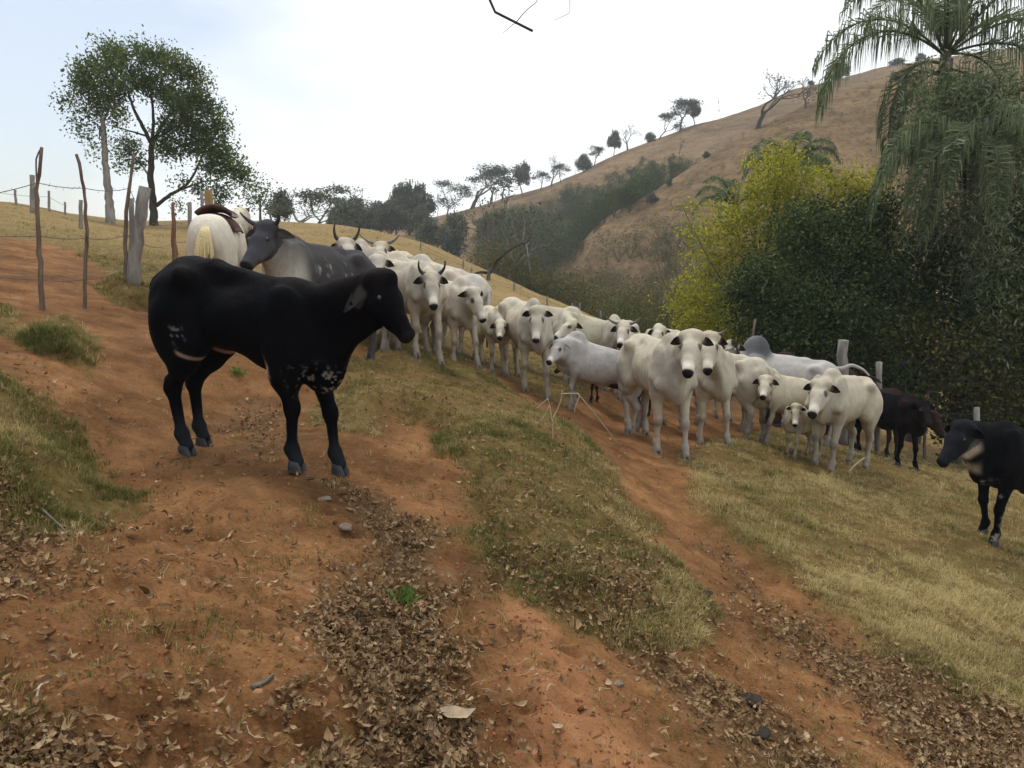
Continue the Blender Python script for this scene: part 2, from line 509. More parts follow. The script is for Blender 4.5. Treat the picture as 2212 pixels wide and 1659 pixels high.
# ------------------------------------------------------------------ ground sheet
def ground_material():
    m, nt, o = mat_new('ground_soil_and_pasture')
    b = principled(nt, o, 0.95, 0.08)
    V = obj_vec(nt)
    A = lambda n: _n(nt, 'ShaderNodeAttribute', attribute_name=n).outputs['Fac']
    n_big = noise_node(nt, 0.9, 5, 0.6, V, 0.3)
    n_mid = noise_node(nt, 6.0, 6, 0.65, V, 0.2)
    n_fine = noise_node(nt, 55.0, 5, 0.7, V)
    dirt1 = ramp_node(nt, [(0.30, (0.082, 0.040, 0.016)), (0.50, (0.168, 0.079, 0.029)), (0.70, (0.28, 0.148, 0.064))])
    nt.links.new(n_mid.outputs['Fac'], dirt1.inputs['Fac'])
    dirt2 = ramp_node(nt, [(0.34, (0.094, 0.045, 0.018)), (0.66, (0.32, 0.158, 0.068))])
    nt.links.new(n_big.outputs['Fac'], dirt2.inputs['Fac'])
    dirt = mix_node(nt, 0.5, dirt1.outputs['Color'], dirt2.outputs['Color'])
    fr = ramp_node(nt, [(0.25, (0.55, 0.5, 0.46)), (0.55, (1.0, 1.0, 1.0)), (0.8, (1.25, 1.22, 1.2))])
    nt.links.new(n_fine.outputs['Fac'], fr.inputs['Fac'])
    dirt = mix_node(nt, 0.9, dirt, fr.outputs['Color'], 'MULTIPLY')
    pale = mix_node(nt, A('mound'), dirt, (0.44, 0.20, 0.095), 'MIX')
    dirt = mix_node(nt, 0.5, dirt, pale)
    n_pat = noise_node(nt, 2.3, 5, 0.65, V, 0.5)            # dusty and damp patches
    pt = ramp_node(nt, [(0.34, (0.62, 0.58, 0.55)), (0.5, (1, 1, 1)), (0.66, (1.28, 1.30, 1.34))])
    nt.links.new(n_pat.outputs['Fac'], pt.inputs['Fac'])
    dirt = mix_node(nt, 0.85, dirt, pt.outputs['Color'], 'MULTIPLY')
    humus = ramp_node(nt, [(0.3, (0.075, 0.046, 0.023)), (0.7, (0.165, 0.102, 0.050))])
    nt.links.new(n_mid.outputs['Fac'], humus.inputs['Fac'])
    dirt = mix_node(nt, A('litter'), dirt, humus.outputs['Color'])
    sod = ramp_node(nt, [(0.25, (0.075, 0.045, 0.018)), (0.5, (0.115, 0.088, 0.028)), (0.75, (0.21, 0.15, 0.055))])
    nt.links.new(n_mid.outputs['Fac'], sod.inputs['Fac'])
    near = mix_node(nt, A('grass'), dirt, sod.outputs['Color'])
    # far pasture: dry tan grass with cattle terraces and greener hollows
    mpn = _n(nt, 'ShaderNodeMapping'); mpn.inputs['Scale'].default_value = (0.35, 0.35, 1.9)
    nt.links.new(V, mpn.inputs['Vector'])
    f1 = noise_node(nt, 0.6, 6, 0.62, mpn.outputs[0], 0.6)
    f2 = noise_node(nt, 0.05, 4, 0.55, V, 0.5)
    past = ramp_node(nt, [(0.32, (0.082, 0.052, 0.026)), (0.48, (0.165, 0.106, 0.053)), (0.64, (0.265, 0.178, 0.095))])
    nt.links.new(f1.outputs['Fac'], past.inputs['Fac'])
    past2 = ramp_node(nt, [(0.38, (0.095, 0.065, 0.034)), (0.62, (0.225, 0.147, 0.078))])
    nt.links.new(f2.outputs['Fac'], past2.inputs['Fac'])
    pasture = mix_node(nt, 0.45, past.outputs['Color'], past2.outputs['Color'])
    f3 = noise_node(nt, 1.3, 5, 0.7, V, 0.3)
    sp = ramp_node(nt, [(0.36, (0.42, 0.43, 0.36)), (0.5, (1, 1, 1)), (0.68, (1.3, 1.26, 1.15))])
    nt.links.new(f3.outputs['Fac'], sp.inputs['Fac'])
    pasture = mix_node(nt, 0.8, pasture, sp.outputs['Color'], 'MULTIPLY')
    yel = mix_node(nt, A('meadow'), pasture, (0.30, 0.215, 0.085))
    pasture = mix_node(nt, 0.55, pasture, yel)
    col = mix_node(nt, A('far'), near, pasture)
    nt.links.new(col, b.inputs['Base Color'])
    hs = _n(nt, 'ShaderNodeMath', operation='ADD')
    nt.links.new(n_mid.outputs['Fac'], hs.inputs[0]); nt.links.new(n_fine.outputs['Fac'], hs.inputs[1])
    bump_node(nt, hs.outputs[0], 0.75, 0.02, b)
    return m

front = np.radians(np.arange(-44, 44.001, 0.18))
rest = np.radians(np.arange(46, 315, 3.0))
TH = np.concatenate([front, rest])
R_ = [0.35]
while R_[-1] < 330: R_.append(R_[-1] * (1.06 if R_[-1] < 1.2 else 1.008 if R_[-1] < 8 else 1.0125))
R_ = np.array(R_)
gx = np.sin(TH)[None] * R_[:, None]; gy = np.cos(TH)[None] * R_[:, None]
GX, GY = gx.ravel(), gy.ravel()
GZ = ground_z(GX, GY)
nT, nR = len(TH), len(R_)
ii = np.arange(nR - 1)[:, None] * nT; jj = np.arange(nT)[None]; kk = (jj + 1) % nT
GQ = np.stack([ii + jj, ii + nT + jj, ii + nT + kk, ii + kk], -1).reshape(-1, 4)[:, ::-1]
GV = np.stack([GX, GY, GZ], 1)
c_i = len(GV)
GV = np.concatenate([GV, [[0, 0, gz(0, 0)]]])
GT = np.stack([np.full(nT, c_i), np.arange(nT), (np.arange(nT) + 1) % nT], -1)[:, ::-1]
gm = raw_mesh('ground', GV, GQ, GT)
g_, lit_, far_, m_, wob_ = masks(GV[:, 0], GV[:, 1])
rr = np.hypot(GV[:, 0], GV[:, 1])
for nm, val in (('grass', g_ * (0.78 + 0.22 * vnoise(GV[:, :2], 2.2, 4))), ('litter', lit_ * 0.85), ('far', sstep(13, 24, rr)),
                ('mound', 1 - sstep(-0.35, 0.1, m_['mound'] + wob_)), ('meadow', 1 - sstep(38, 70, rr))):
    a = gm.attributes.new(nm, 'FLOAT', 'POINT')
    a.data.foreach_set('value', np.clip(val, 0, 1).astype(np.float32))
ground = obj('ground', gm, ground_material())
tag(ground, kind='structure')
# make sure the sheet faces up
if gm.polygons[len(GQ) // 2].normal.z < 0: gm.flip_normals()

# ------------------------------------------------------------------ scattering: instanced stuff
def scatter(name, protos, P, rot, scl, idx, tint, label=None, kind='stuff', cat=None):
    """one object whose points carry copies of small prototype meshes"""
    pc = bpy.data.collections.new(name + '_pieces')
    for i, (me, mt) in enumerate(protos):
        o = bpy.data.objects.new('%s_piece' % name + '_abcdefgh'[i + 1] * 0 + '%02d' % i, me)
        if not me.materials: me.materials.append(mt)
        pc.objects.link(o)
    me = bpy.data.meshes.new(name)
    me.vertices.add(len(P)); me.vertices.foreach_set('co', np.asarray(P, np.float32).ravel())
    for nm, typ, key, val in (('rot', 'FLOAT_VECTOR', 'vector', rot), ('scl', 'FLOAT', 'value', scl), ('pick', 'INT', 'value', idx), ('tint', 'FLOAT', 'value', tint)):
        a = me.attributes.new(nm, typ, 'POINT')
        a.data.foreach_set(key, np.asarray(val, np.int32 if typ == 'INT' else np.float32).ravel())
    o = bpy.data.objects.new(name, me)
    COL.objects.link(o)
    ng = bpy.data.node_groups.new(name + '_scatter', 'GeometryNodeTree')
    ng.interface.new_socket('Geometry', in_out='INPUT', socket_type='NodeSocketGeometry')
    ng.interface.new_socket('Geometry', in_out='OUTPUT', socket_type='NodeSocketGeometry')
    gi, go = ng.nodes.new('NodeGroupInput'), ng.nodes.new('NodeGroupOutput')
    ci = ng.nodes.new('GeometryNodeCollectionInfo')
    ci.inputs['Collection'].default_value = pc
    ci.inputs['Separate Children'].default_value = True
    ci.inputs['Reset Children'].default_value = True
    ip = ng.nodes.new('GeometryNodeInstanceOnPoints')
    ip.inputs['Pick Instance'].default_value = True
    def na(nm, typ):
        n = ng.nodes.new('GeometryNodeInputNamedAttribute'); n.data_type = typ
        n.inputs['Name'].default_value = nm
        return n.outputs['Attribute']
    e2r = ng.nodes.new('FunctionNodeEulerToRotation')
    ng.links.new(na('rot', 'FLOAT_VECTOR'), e2r.inputs[0])
    ng.links.new(gi.outputs[0], ip.inputs['Points'])
    ng.links.new(ci.outputs[0], ip.inputs['Instance'])
    ng.links.new(na('pick', 'INT'), ip.inputs['Instance Index'])
    ng.links.new(e2r.outputs[0], ip.inputs['Rotation'])
    ng.links.new(na('scl', 'FLOAT'), ip.inputs['Scale'])
    ng.links.new(ip.outputs[0], go.inputs[0])
    md = o.modifiers.new('scatter', 'NODES'); md.node_group = ng
    return tag(o, label, cat, None, kind)

def tuft_mesh(name, nb, h, spread, width, lean):
    mb = MB()
    for _ in range(nb):
        az = rng.uniform(0, 2*np.pi); r = spread * math.sqrt(rng.random())
        b0 = np.array([r*math.cos(az), r*math.sin(az), -0.01])
        d = np.array([math.cos(az + rng.normal(0, .8)), math.sin(az + rng.normal(0, .8)), 0]) * lean * rng.uniform(.3, 1.3)
        hh = h * rng.uniform(.5, 1.15)
        s = np.array([-d[1], d[0], 0]); s = s / (np.linalg.norm(s) + 1e-6) * width
        p1 = b0 + d * .35 * hh + [0, 0, hh * .6]; p2 = b0 + d * hh * 1.1 + [0, 0, hh * rng.uniform(.75, 1.0)]
        mb.add([b0 - s, b0 + s, p1 + s * .7, p1 - s * .7, p2], [(0, 1, 2, 3)], [(3, 2, 4)], np.clip(rng.normal(.5, .22), 0, 1))
    return mb.mesh(name, 'bt')
def leaf_piece(name, L, W, curl, fold):
    mb = MB()
    xs = np.linspace(0, 1, 5)
    prof = np.array([.06, .75, 1.0, .7, .04]) * W / 2
    mid = np.stack([(xs - .5) * L, 0 * xs + rng.normal(0, .04*L, 5), curl * L * (xs - .5) ** 2 * 2 + rng.normal(0, .02*L, 5)], 1)
    Lf = mid + np.stack([0*xs, prof, prof * fold + rng.normal(0, .1*W, 5)], 1)
    Rt = mid - np.stack([0*xs, prof, -prof * fold * rng.uniform(.3, 1.2) + rng.normal(0, .1*W, 5)], 1)
    V = np.concatenate([Lf, mid, Rt])
    Q = []
    for i in range(4):
        Q += [(i, i+1, 5+i+1, 5+i), (5+i, 5+i+1, 10+i+1, 10+i)]
    mb.add(V, Q)
    mb.tube([mid[0], mid[0] + [-.18*L, 0, .01*L]], [.012*L, .008*L], 3, False)
    mb.A = [np.clip(a + rng.normal(0, .08, len(a)), 0, 1) for a in mb.A]
    return mb.mesh(name, 'bt')
grass_mat = leaf_mat('grass_blades', (0.065, 0.085, 0.014), (0.25, 0.20, 0.062), (0.58, 0.46, 0.22), 0.3, 0.7, 'INSTANCER')
litter_mat = leaf_mat('dry_leaves', (0.095, 0.050, 0.022), (0.235, 0.140, 0.065), (0.42, 0.30, 0.17), 0.12, 0.75, 'INSTANCER')

def sample_screen(n, pxr, pyr, ymin=1.0):
    """ground points spread evenly over a part of the view"""
    px = rng.uniform(*pxr, n); py = rng.uniform(*pyr, n)
    dx, dy, dz = ray(px, py)
    lo = np.full(n, 0.9); hi = np.full(n, 60.0)
    Ys = np.exp(np.linspace(math.log(0.9), math.log(45), 90))
    found = np.zeros(n, bool); Yh = np.zeros(n)
    prev = None
    for Y in Ys:
        under = (EYE + dz/dy*Y) < base_z(dx/dy*Y, np.full(n, Y))
        new = under & ~found
        Yh[new] = Y; found |= under
    for _ in range(12):                                   # refine
        pass
    lo = Yh / 1.05; hi = Yh.copy()
    for _ in range(10):
        mid = .5*(lo+hi)
        u = (EYE + dz/dy*mid) < base_z(dx/dy*mid, mid)
        hi = np.where(u, mid, hi); lo = np.where(u, lo, mid)
    X = dx/dy*hi
    return X[found], hi[found]

tufts = [tuft_mesh('tuft', 9, .075, .04, .003, .7), tuft_mesh('tuft', 12, .06, .055, .003, 1.0), tuft_mesh('tuft', 7, .12, .03, .003, .5),
         tuft_mesh('tuft', 14, .045, .06, .0034, 1.2), tuft_mesh('tuft', 10, .09, .05, .003, .9)]
X, Y = sample_screen(430000, (-60, 2272), (430, 1700))
g, lit, far, m, wob = masks(X, Y)
P2 = np.stack([X, Y], 1)
patch = fbm(P2, 0.9, 3, 41)
dens = np.clip(g * (0.46 + 0.80 * patch + .25*(1 - sstep(-.2, .3, m['right'])) + .55*(m['bank'] < .1)) + 0.010, 0, 1)
clod = fbm(P2, 3.6, 2, 45)                               # grazed clumps with bare soil between them
dens = np.clip(dens * (1.1 + 1.8 * clod), 0.25 * g, 1)
keep = rng.random(len(X)) < dens
X, Y, g, P2, m = X[keep], Y[keep], g[keep], P2[keep], {k: v[keep] for k, v in m.items()}
Zg = ground_z(X, Y)
rr = np.hypot(X, Y)
green = 0.5 + 0.5 * fbm(P2, 1.4, 4, 51, .65)
rightside = 1 - sstep(-.2, .3, m['right'])
tint = np.clip(0.48 + .08*(m['bank'] < .15) + 0.34 * rightside + 0.26 * sstep(10, 18, rr) - 0.75 * (green - .45) + rng.normal(0, .17, len(X)), 0, 1)
scl = np.clip(rng.normal(0.31, .13, len(X)), .12, .8) * (1 + rr / 16) * (0.75 + .15 * rightside)
edge = np.maximum(np.exp(-(m['ridge'] / .10) ** 2) * (m['ridge'] < 0.02), np.maximum(m['lip'] < -.02, m['lip2'] < -.02))
scl *= (1 + 0.3 * edge) * (1 + .55 * fbm(P2, 3.6, 2, 45))
rot = np.stack([rng.normal(0, .18, len(X)), rng.normal(0, .18, len(X)), rng.uniform(0, 6.28, len(X))], 1)
scatter('grass', [(t, grass_mat) for t in tufts], np.stack([X, Y, Zg], 1), rot, scl, rng.integers(0, 5, len(X)), tint)

leaves = [leaf_piece('leaf', .085, .042, .5, .5), leaf_piece('leaf', .07, .038, .9, .9), leaf_piece('leaf', .10, .045, .3, .7),
          leaf_piece('leaf', .06, .034, 1.2, .2), leaf_piece('leaf', .075, .036, -.5, 1.1), leaf_piece('leaf', .05, .026, .2, .4)]
X, Y = sample_screen(150000, (-60, 2272), (700, 1700))
g, lit, far, m, wob = masks(X, Y)
patch = fbm(np.stack([X, Y], 1), 2.0, 2, 61)
ridge_l = (1 - sstep(-.1, .1, m['ridge'])) * sstep(9, 6, np.hypot(X, Y)) * 0.16
keep = rng.random(len(X)) < np.clip(lit * (0.62 + .5 * patch) + 0.015 + 0.05 * np.clip(patch, 0, 1) + ridge_l, 0, .9)
X, Y = X[keep], Y[keep]
Zg = ground_z(X, Y) + rng.uniform(.002, .028, len(X))
rot = np.stack([rng.normal(0, .5, len(X)), rng.normal(0, .5, len(X)), rng.uniform(0, 6.28, len(X))], 1)
scatter('leaf_litter', [(t, litter_mat) for t in leaves], np.stack([X, Y, Zg], 1), rot,
        np.clip(rng.normal(.37, .13, len(X)), .18, .68), rng.integers(0, 6, len(X)), np.clip(rng.normal(.5, .24, len(X)), 0, 1))

# crumbs of soil and small stones trodden loose on the path
crumb = []
for _ in range(3):
    mb = MB(); mb.ellipsoid((0, 0, 0), (.012, .009, .006), 6, 4)
    me = mb.mesh('crumb', 'bt'); co = np.array([v.co[:] for v in me.vertices]) * rng.uniform(.7, 1.3, (len(me.vertices), 3))
    me.vertices.foreach_set('co', co.astype(np.float32).ravel()); crumb.append(me)
crumb_mat = leaf_mat('soil_crumbs', (0.11, 0.04, 0.014), (0.25, 0.095, 0.036), (0.42, 0.25, 0.15), 0.0, 0.95, 'INSTANCER')
X, Y = sample_screen(5000, (-60, 2272), (850, 1700))
g, lit, far, m, wob = masks(X, Y)
k = rng.random(len(X)) > g
X, Y = X[k], Y[k]
scatter('soil_crumbs', [(t, crumb_mat) for t in crumb], np.stack([X, Y, ground_z(X, Y)], 1), rng.uniform(0, 6.28, (len(X), 3)) * [.1, .1, 1],
        np.clip(rng.lognormal(-.8, .45, len(X)), .2, 1.6), rng.integers(0, 3, len(X)), np.clip(rng.normal(.45, .2, len(X)), 0, 1))
# dry grass stems and straws lying on the bare soil
straw = []
for _ in range(4):
    mb = MB(); L_ = rng.uniform(.025, .07)
    mb.tube(np.stack([np.linspace(0, L_, 4), rng.normal(0, .008, 4), np.abs(rng.normal(.003, .006, 4))], 1), .0013, 3, False)
    straw.append(mb.mesh('straw', 'bt'))
straw_mat = leaf_mat('straw', (0.16, 0.10, 0.05), (0.28, 0.19, 0.10), (0.42, 0.32, 0.20), 0.0, 0.8, 'INSTANCER')
X, Y = sample_screen(2400, (-60, 2272), (850, 1700))
P2 = np.stack([X, Y], 1)
k = rng.random(len(X)) < np.clip(.35 + .8 * fbm(P2, 1.4, 2, 71), 0.03, 1)
X, Y = X[k], Y[k]
scatter('straw', [(t, straw_mat) for t in straw], np.stack([X, Y, ground_z(X, Y) + .004], 1),
        np.stack([rng.normal(0, .1, len(X)), rng.normal(0, .15, len(X)), rng.uniform(0, 6.28, len(X))], 1),
        np.clip(rng.normal(.9, .3, len(X)), .4, 1.8), rng.integers(0, 4, len(X)), rng.random(len(X)))

# ------------------------------------------------------------------ animals: one smooth skin grown from a distance field
class Field:
    def __init__(self, lo, hi, h):
        self.h = h; self.lo = np.asarray(lo, float)
        self.n = np.ceil((np.asarray(hi) - self.lo) / h).astype(int) + 1
        self.ax = [self.lo[i] + h * np.arange(self.n[i]) for i in range(3)]
        self.D = np.full(self.n, 0.3, np.float32)
    def _box(self, lo, hi):
        s = []
        for i in range(3):
            a = int(np.clip(math.floor((lo[i] - self.lo[i]) / self.h), 0, self.n[i] - 1))
            b = int(np.clip(math.ceil((hi[i] - self.lo[i]) / self.h) + 1, a + 1, self.n[i]))
            s.append(slice(a, b))
        g = np.meshgrid(*[self.ax[i][s[i]] for i in range(3)], indexing='ij', sparse=True)
        return tuple(s), g
    def _merge(self, s, d, k):
        a = self.D[s]
        h = np.clip(k - np.abs(a - d), 0, None) / k
        self.D[s] = np.minimum(a, d) - h * h * k * 0.25
    def cone(self, a, b, ra, rb, k=0.05, flat=None):
        a = np.asarray(a, float); b = np.asarray(b, float); m = max(ra, rb) + k + self.h
        s, (x, y, z) = self._box(np.minimum(a, b) - m, np.maximum(a, b) + m)
        e = b - a; ee = e @ e + 1e-12
        t = np.clip(((x - a[0]) * e[0] + (y - a[1]) * e[1] + (z - a[2]) * e[2]) / ee, 0, 1)
        d = np.sqrt((x - a[0] - t * e[0]) ** 2 + (y - a[1] - t * e[1]) ** 2 + (z - a[2] - t * e[2]) ** 2) - (ra + (rb - ra) * t)
        self._merge(s, d.astype(np.float32), k)
    def ell(self, c, r, k=0.06, R=None):
        """ellipsoid; rows of R are its own axes"""
        c = np.asarray(c, float); r = np.asarray(r, float)
        R = np.eye(3) if R is None else np.asarray(R, float)
        ext = np.sqrt(((R * r[:, None]) ** 2).sum(0)) + k + self.h
        s, (x, y, z) = self._box(c - ext, c + ext)
        q = [(x - c[0]) * R[i, 0] + (y - c[1]) * R[i, 1] + (z - c[2]) * R[i, 2] for i in range(3)]
        k0 = np.sqrt(sum((q[i] / r[i]) ** 2 for i in range(3))) + 1e-9
        k1 = np.sqrt(sum((q[i] / r[i] ** 2) ** 2 for i in range(3))) + 1e-9
        self._merge(s, (k0 * (k0 - 1) / k1).astype(np.float32), k)
    def skin(self):
        D = self.D; h = self.h
        S = D < 0
        c = np.zeros(np.array(D.shape) - 1, np.int8)
        for i in (0, 1):
            for j in (0, 1):
                for k in (0, 1):
                    c += S[i:D.shape[0]-1+i, j:D.shape[1]-1+j, k:D.shape[2]-1+k]
        act = (c > 0) & (c < 8)
        idx = np.argwhere(act)
        num = np.full(c.shape, -1, np.int64); num[act] = np.arange(len(idx))
        P = np.zeros((len(idx), 3)); W = np.zeros(len(idx))
        corners = [(i, j, k) for i in (0, 1) for j in (0, 1) for k in (0, 1)]
        val = {q: D[idx[:, 0]+q[0], idx[:, 1]+q[1], idx[:, 2]+q[2]] for q in corners}
        for q in corners:
            for ax in range(3):
                if q[ax]: continue
                p = list(q); p[ax] = 1; p = tuple(p)
                a, b = val[q], val[p]
                x = (a < 0) != (b < 0)
                t = np.where(x, a / np.where(x, a - b, 1), 0)
                pos = np.tile(np.array(q, float), (len(idx), 1)); pos[:, ax] += t
                P[x] += pos[x]; W[x] += 1
        V = self.lo + h * (idx + P / W[:, None])
        Q = []
        for ax in range(3):
            o = [(1, 2), (2, 0), (0, 1)][ax]
            sl0 = [slice(None)] * 3; sl1 = [slice(None)] * 3
            sl0[ax] = slice(0, -1); sl1[ax] = slice(1, None)
            a, b = S[tuple(sl0)], S[tuple(sl1)]
            e = np.argwhere(a != b)
            e = e[(e[:, o[0]] > 0) & (e[:, o[1]] > 0) & (e[:, o[0]] < D.shape[o[0]] - 1) & (e[:, o[1]] < D.shape[o[1]] - 1)]
            f = a[e[:, 0], e[:, 1], e[:, 2]]
            def cell(d0, d1):
                r = e.copy(); r[:, o[0]] -= d0; r[:, o[1]] -= d1
                return num[r[:, 0], r[:, 1], r[:, 2]]
            q = np.stack([cell(1, 1), cell(0, 1), cell(0, 0), cell(1, 0)], 1)
            q[~f] = q[~f][:, ::-1]
            Q.append(q)
        Q = np.concatenate(Q)
        E = np.concatenate([Q[:, [0, 1]], Q[:, [1, 2]], Q[:, [2, 3]], Q[:, [3, 0]]])
        E = np.concatenate([E, E[:, ::-1]])
        deg = np.bincount(E[:, 0], minlength=len(V))[:, None]
        for lam in (.5, -.52, .5, -.52, .5):
            nb = np.stack([np.bincount(E[:, 0], V[E[:, 1], k], len(V)) for k in range(3)], 1) / np.maximum(deg, 1)
            V = V + lam * (nb - V)
        return V, Q

def coat_material(name, rough=0.8, hair=90.0, spec=0.06):
    m, nt, o = mat_new(name)
    b = principled(nt, o, rough, spec)
    a = _n(nt, 'ShaderNodeVertexColor', layer_name='coat')
    n1 = noise_node(nt, 9.0, 5, 0.6, obj_vec(nt))
    r = ramp_node(nt, [(0.3, (0.82, 0.80, 0.77)), (0.65, (1.06, 1.06, 1.06))])
    nt.links.new(n1.outputs['Fac'], r.inputs['Fac'])
    c = mix_node(nt, 0.8, a.outputs['Color'], r.outputs['Color'], 'MULTIPLY')
    nt.links.new(c, b.inputs['Base Color'])
    mpn = _n(nt, 'ShaderNodeMapping'); mpn.inputs['Scale'].default_value = (1, 1, .35)
    nt.links.new(obj_vec(nt), mpn.inputs['Vector'])
    n2 = noise_node(nt, hair, 3, 0.7, mpn.outputs[0])
    n3 = noise_node(nt, 13.0, 3, 0.6, mpn.outputs[0], 0.4)          # folds of loose skin
    hs = _n(nt, 'ShaderNodeMath', operation='MULTIPLY_ADD'); hs.inputs[1].default_value = 4.0
    nt.links.new(n3.outputs['Fac'], hs.inputs[0]); nt.links.new(n2.outputs['Fac'], hs.inputs[2])
    bump_node(nt, hs.outputs[0], 0.45, 0.008, b)
    return m
coat_mat = coat_material('hide')
black_mat = coat_material('black_hide', 0.65, 110.0, 0.03)
horn_mat = flat_mat('horn', (0.16, 0.135, 0.11), 0.5, 0.4, .4, 20)
horn_dark = flat_mat('dark_horn', (0.05, 0.042, 0.038), 0.5, 0.4, .4, 20)
hoof_dark = flat_mat('dark_hoof', (0.04, 0.04, 0.043), 0.6, 0.3, .3, 30)
hoof_pale = flat_mat('pale_hoof', (0.17, 0.155, 0.14), 0.6, 0.3, .3, 30)
eye_mat = flat_mat('eye', (0.012, 0.009, 0.008), 0.12, 0.6, .1)
tail_white = flat_mat('tail_hair_white', (0.55, 0.49, 0.39), 0.8, 0.2, .2, 40)
tail_dark = flat_mat('tail_hair_dark', (0.016, 0.015, 0.016), 0.7, 0.3, .2, 40)
tail_cream = flat_mat('tail_hair_cream', (0.62, 0.50, 0.27), 0.8, 0.2, .2, 60)
tag_orange = flat_mat('ear_inside_pink', (0.42, 0.13, 0.07), 0.7, 0.2, .2)

def unit(v):
    v = np.asarray(v, float); return v / (np.linalg.norm(v) + 1e-12)
WHITE = (0.545, 0.495, 0.405); CREAM = (0.60, 0.53, 0.42); GREY = (0.43, 0.41, 0.385); BLACK = (0.0026, 0.0028, 0.0042); BROWN = (0.045, 0.026, 0.019)

def ear_mesh(s, n, drop, side, fwd, L, W, a=None):
    """cupped leaf: from the head outwards; side, drop and fwd are head-frame unit vectors"""
    xs = np.linspace(0, 1, 7); prof = np.array([.34, .72, .95, 1.0, .84, .52, .08]) * W / 2
    out = unit(side * .95 + drop * .38)
    curve = np.outer(xs ** 1.6 * L * (.18 if L < .2*s else .05), drop)
    mid = np.outer(xs * L, out) + curve
    wid = unit(np.cross(out, fwd)); cup = fwd
    mb = MB(); V = []; th = .006 * s
    for layer in (0, 1):
        for c in (-1, -.5, 0, .5, 1):
            V.append(mid + np.outer(prof * c, wid) + np.outer(prof * (c * c * .55 - .25), cup) - cup * th * layer * 2)
    V = np.concatenate(V); Q = []
    for layer in (0, 1):
        for c in range(4):
            for i in range(6):
                a0 = layer * 35 + c * 7 + i
                q = (a0, a0 + 1, a0 + 8, a0 + 7)
                Q.append(q if layer == 0 else q[::-1])
    rim = [0*7 + i for i in range(7)]
    for c in (0, 4):
        for i in range(6):
            p = c*7 + i
            q = (p, p + 35, p + 36, p + 1)
            Q.append(q if c == 0 else q[::-1])
    for c in range(4):
        p = c*7 + 6
        Q.append((p, p + 35, p + 42, p + 7))
    mb.add(V, Q)
    return mb

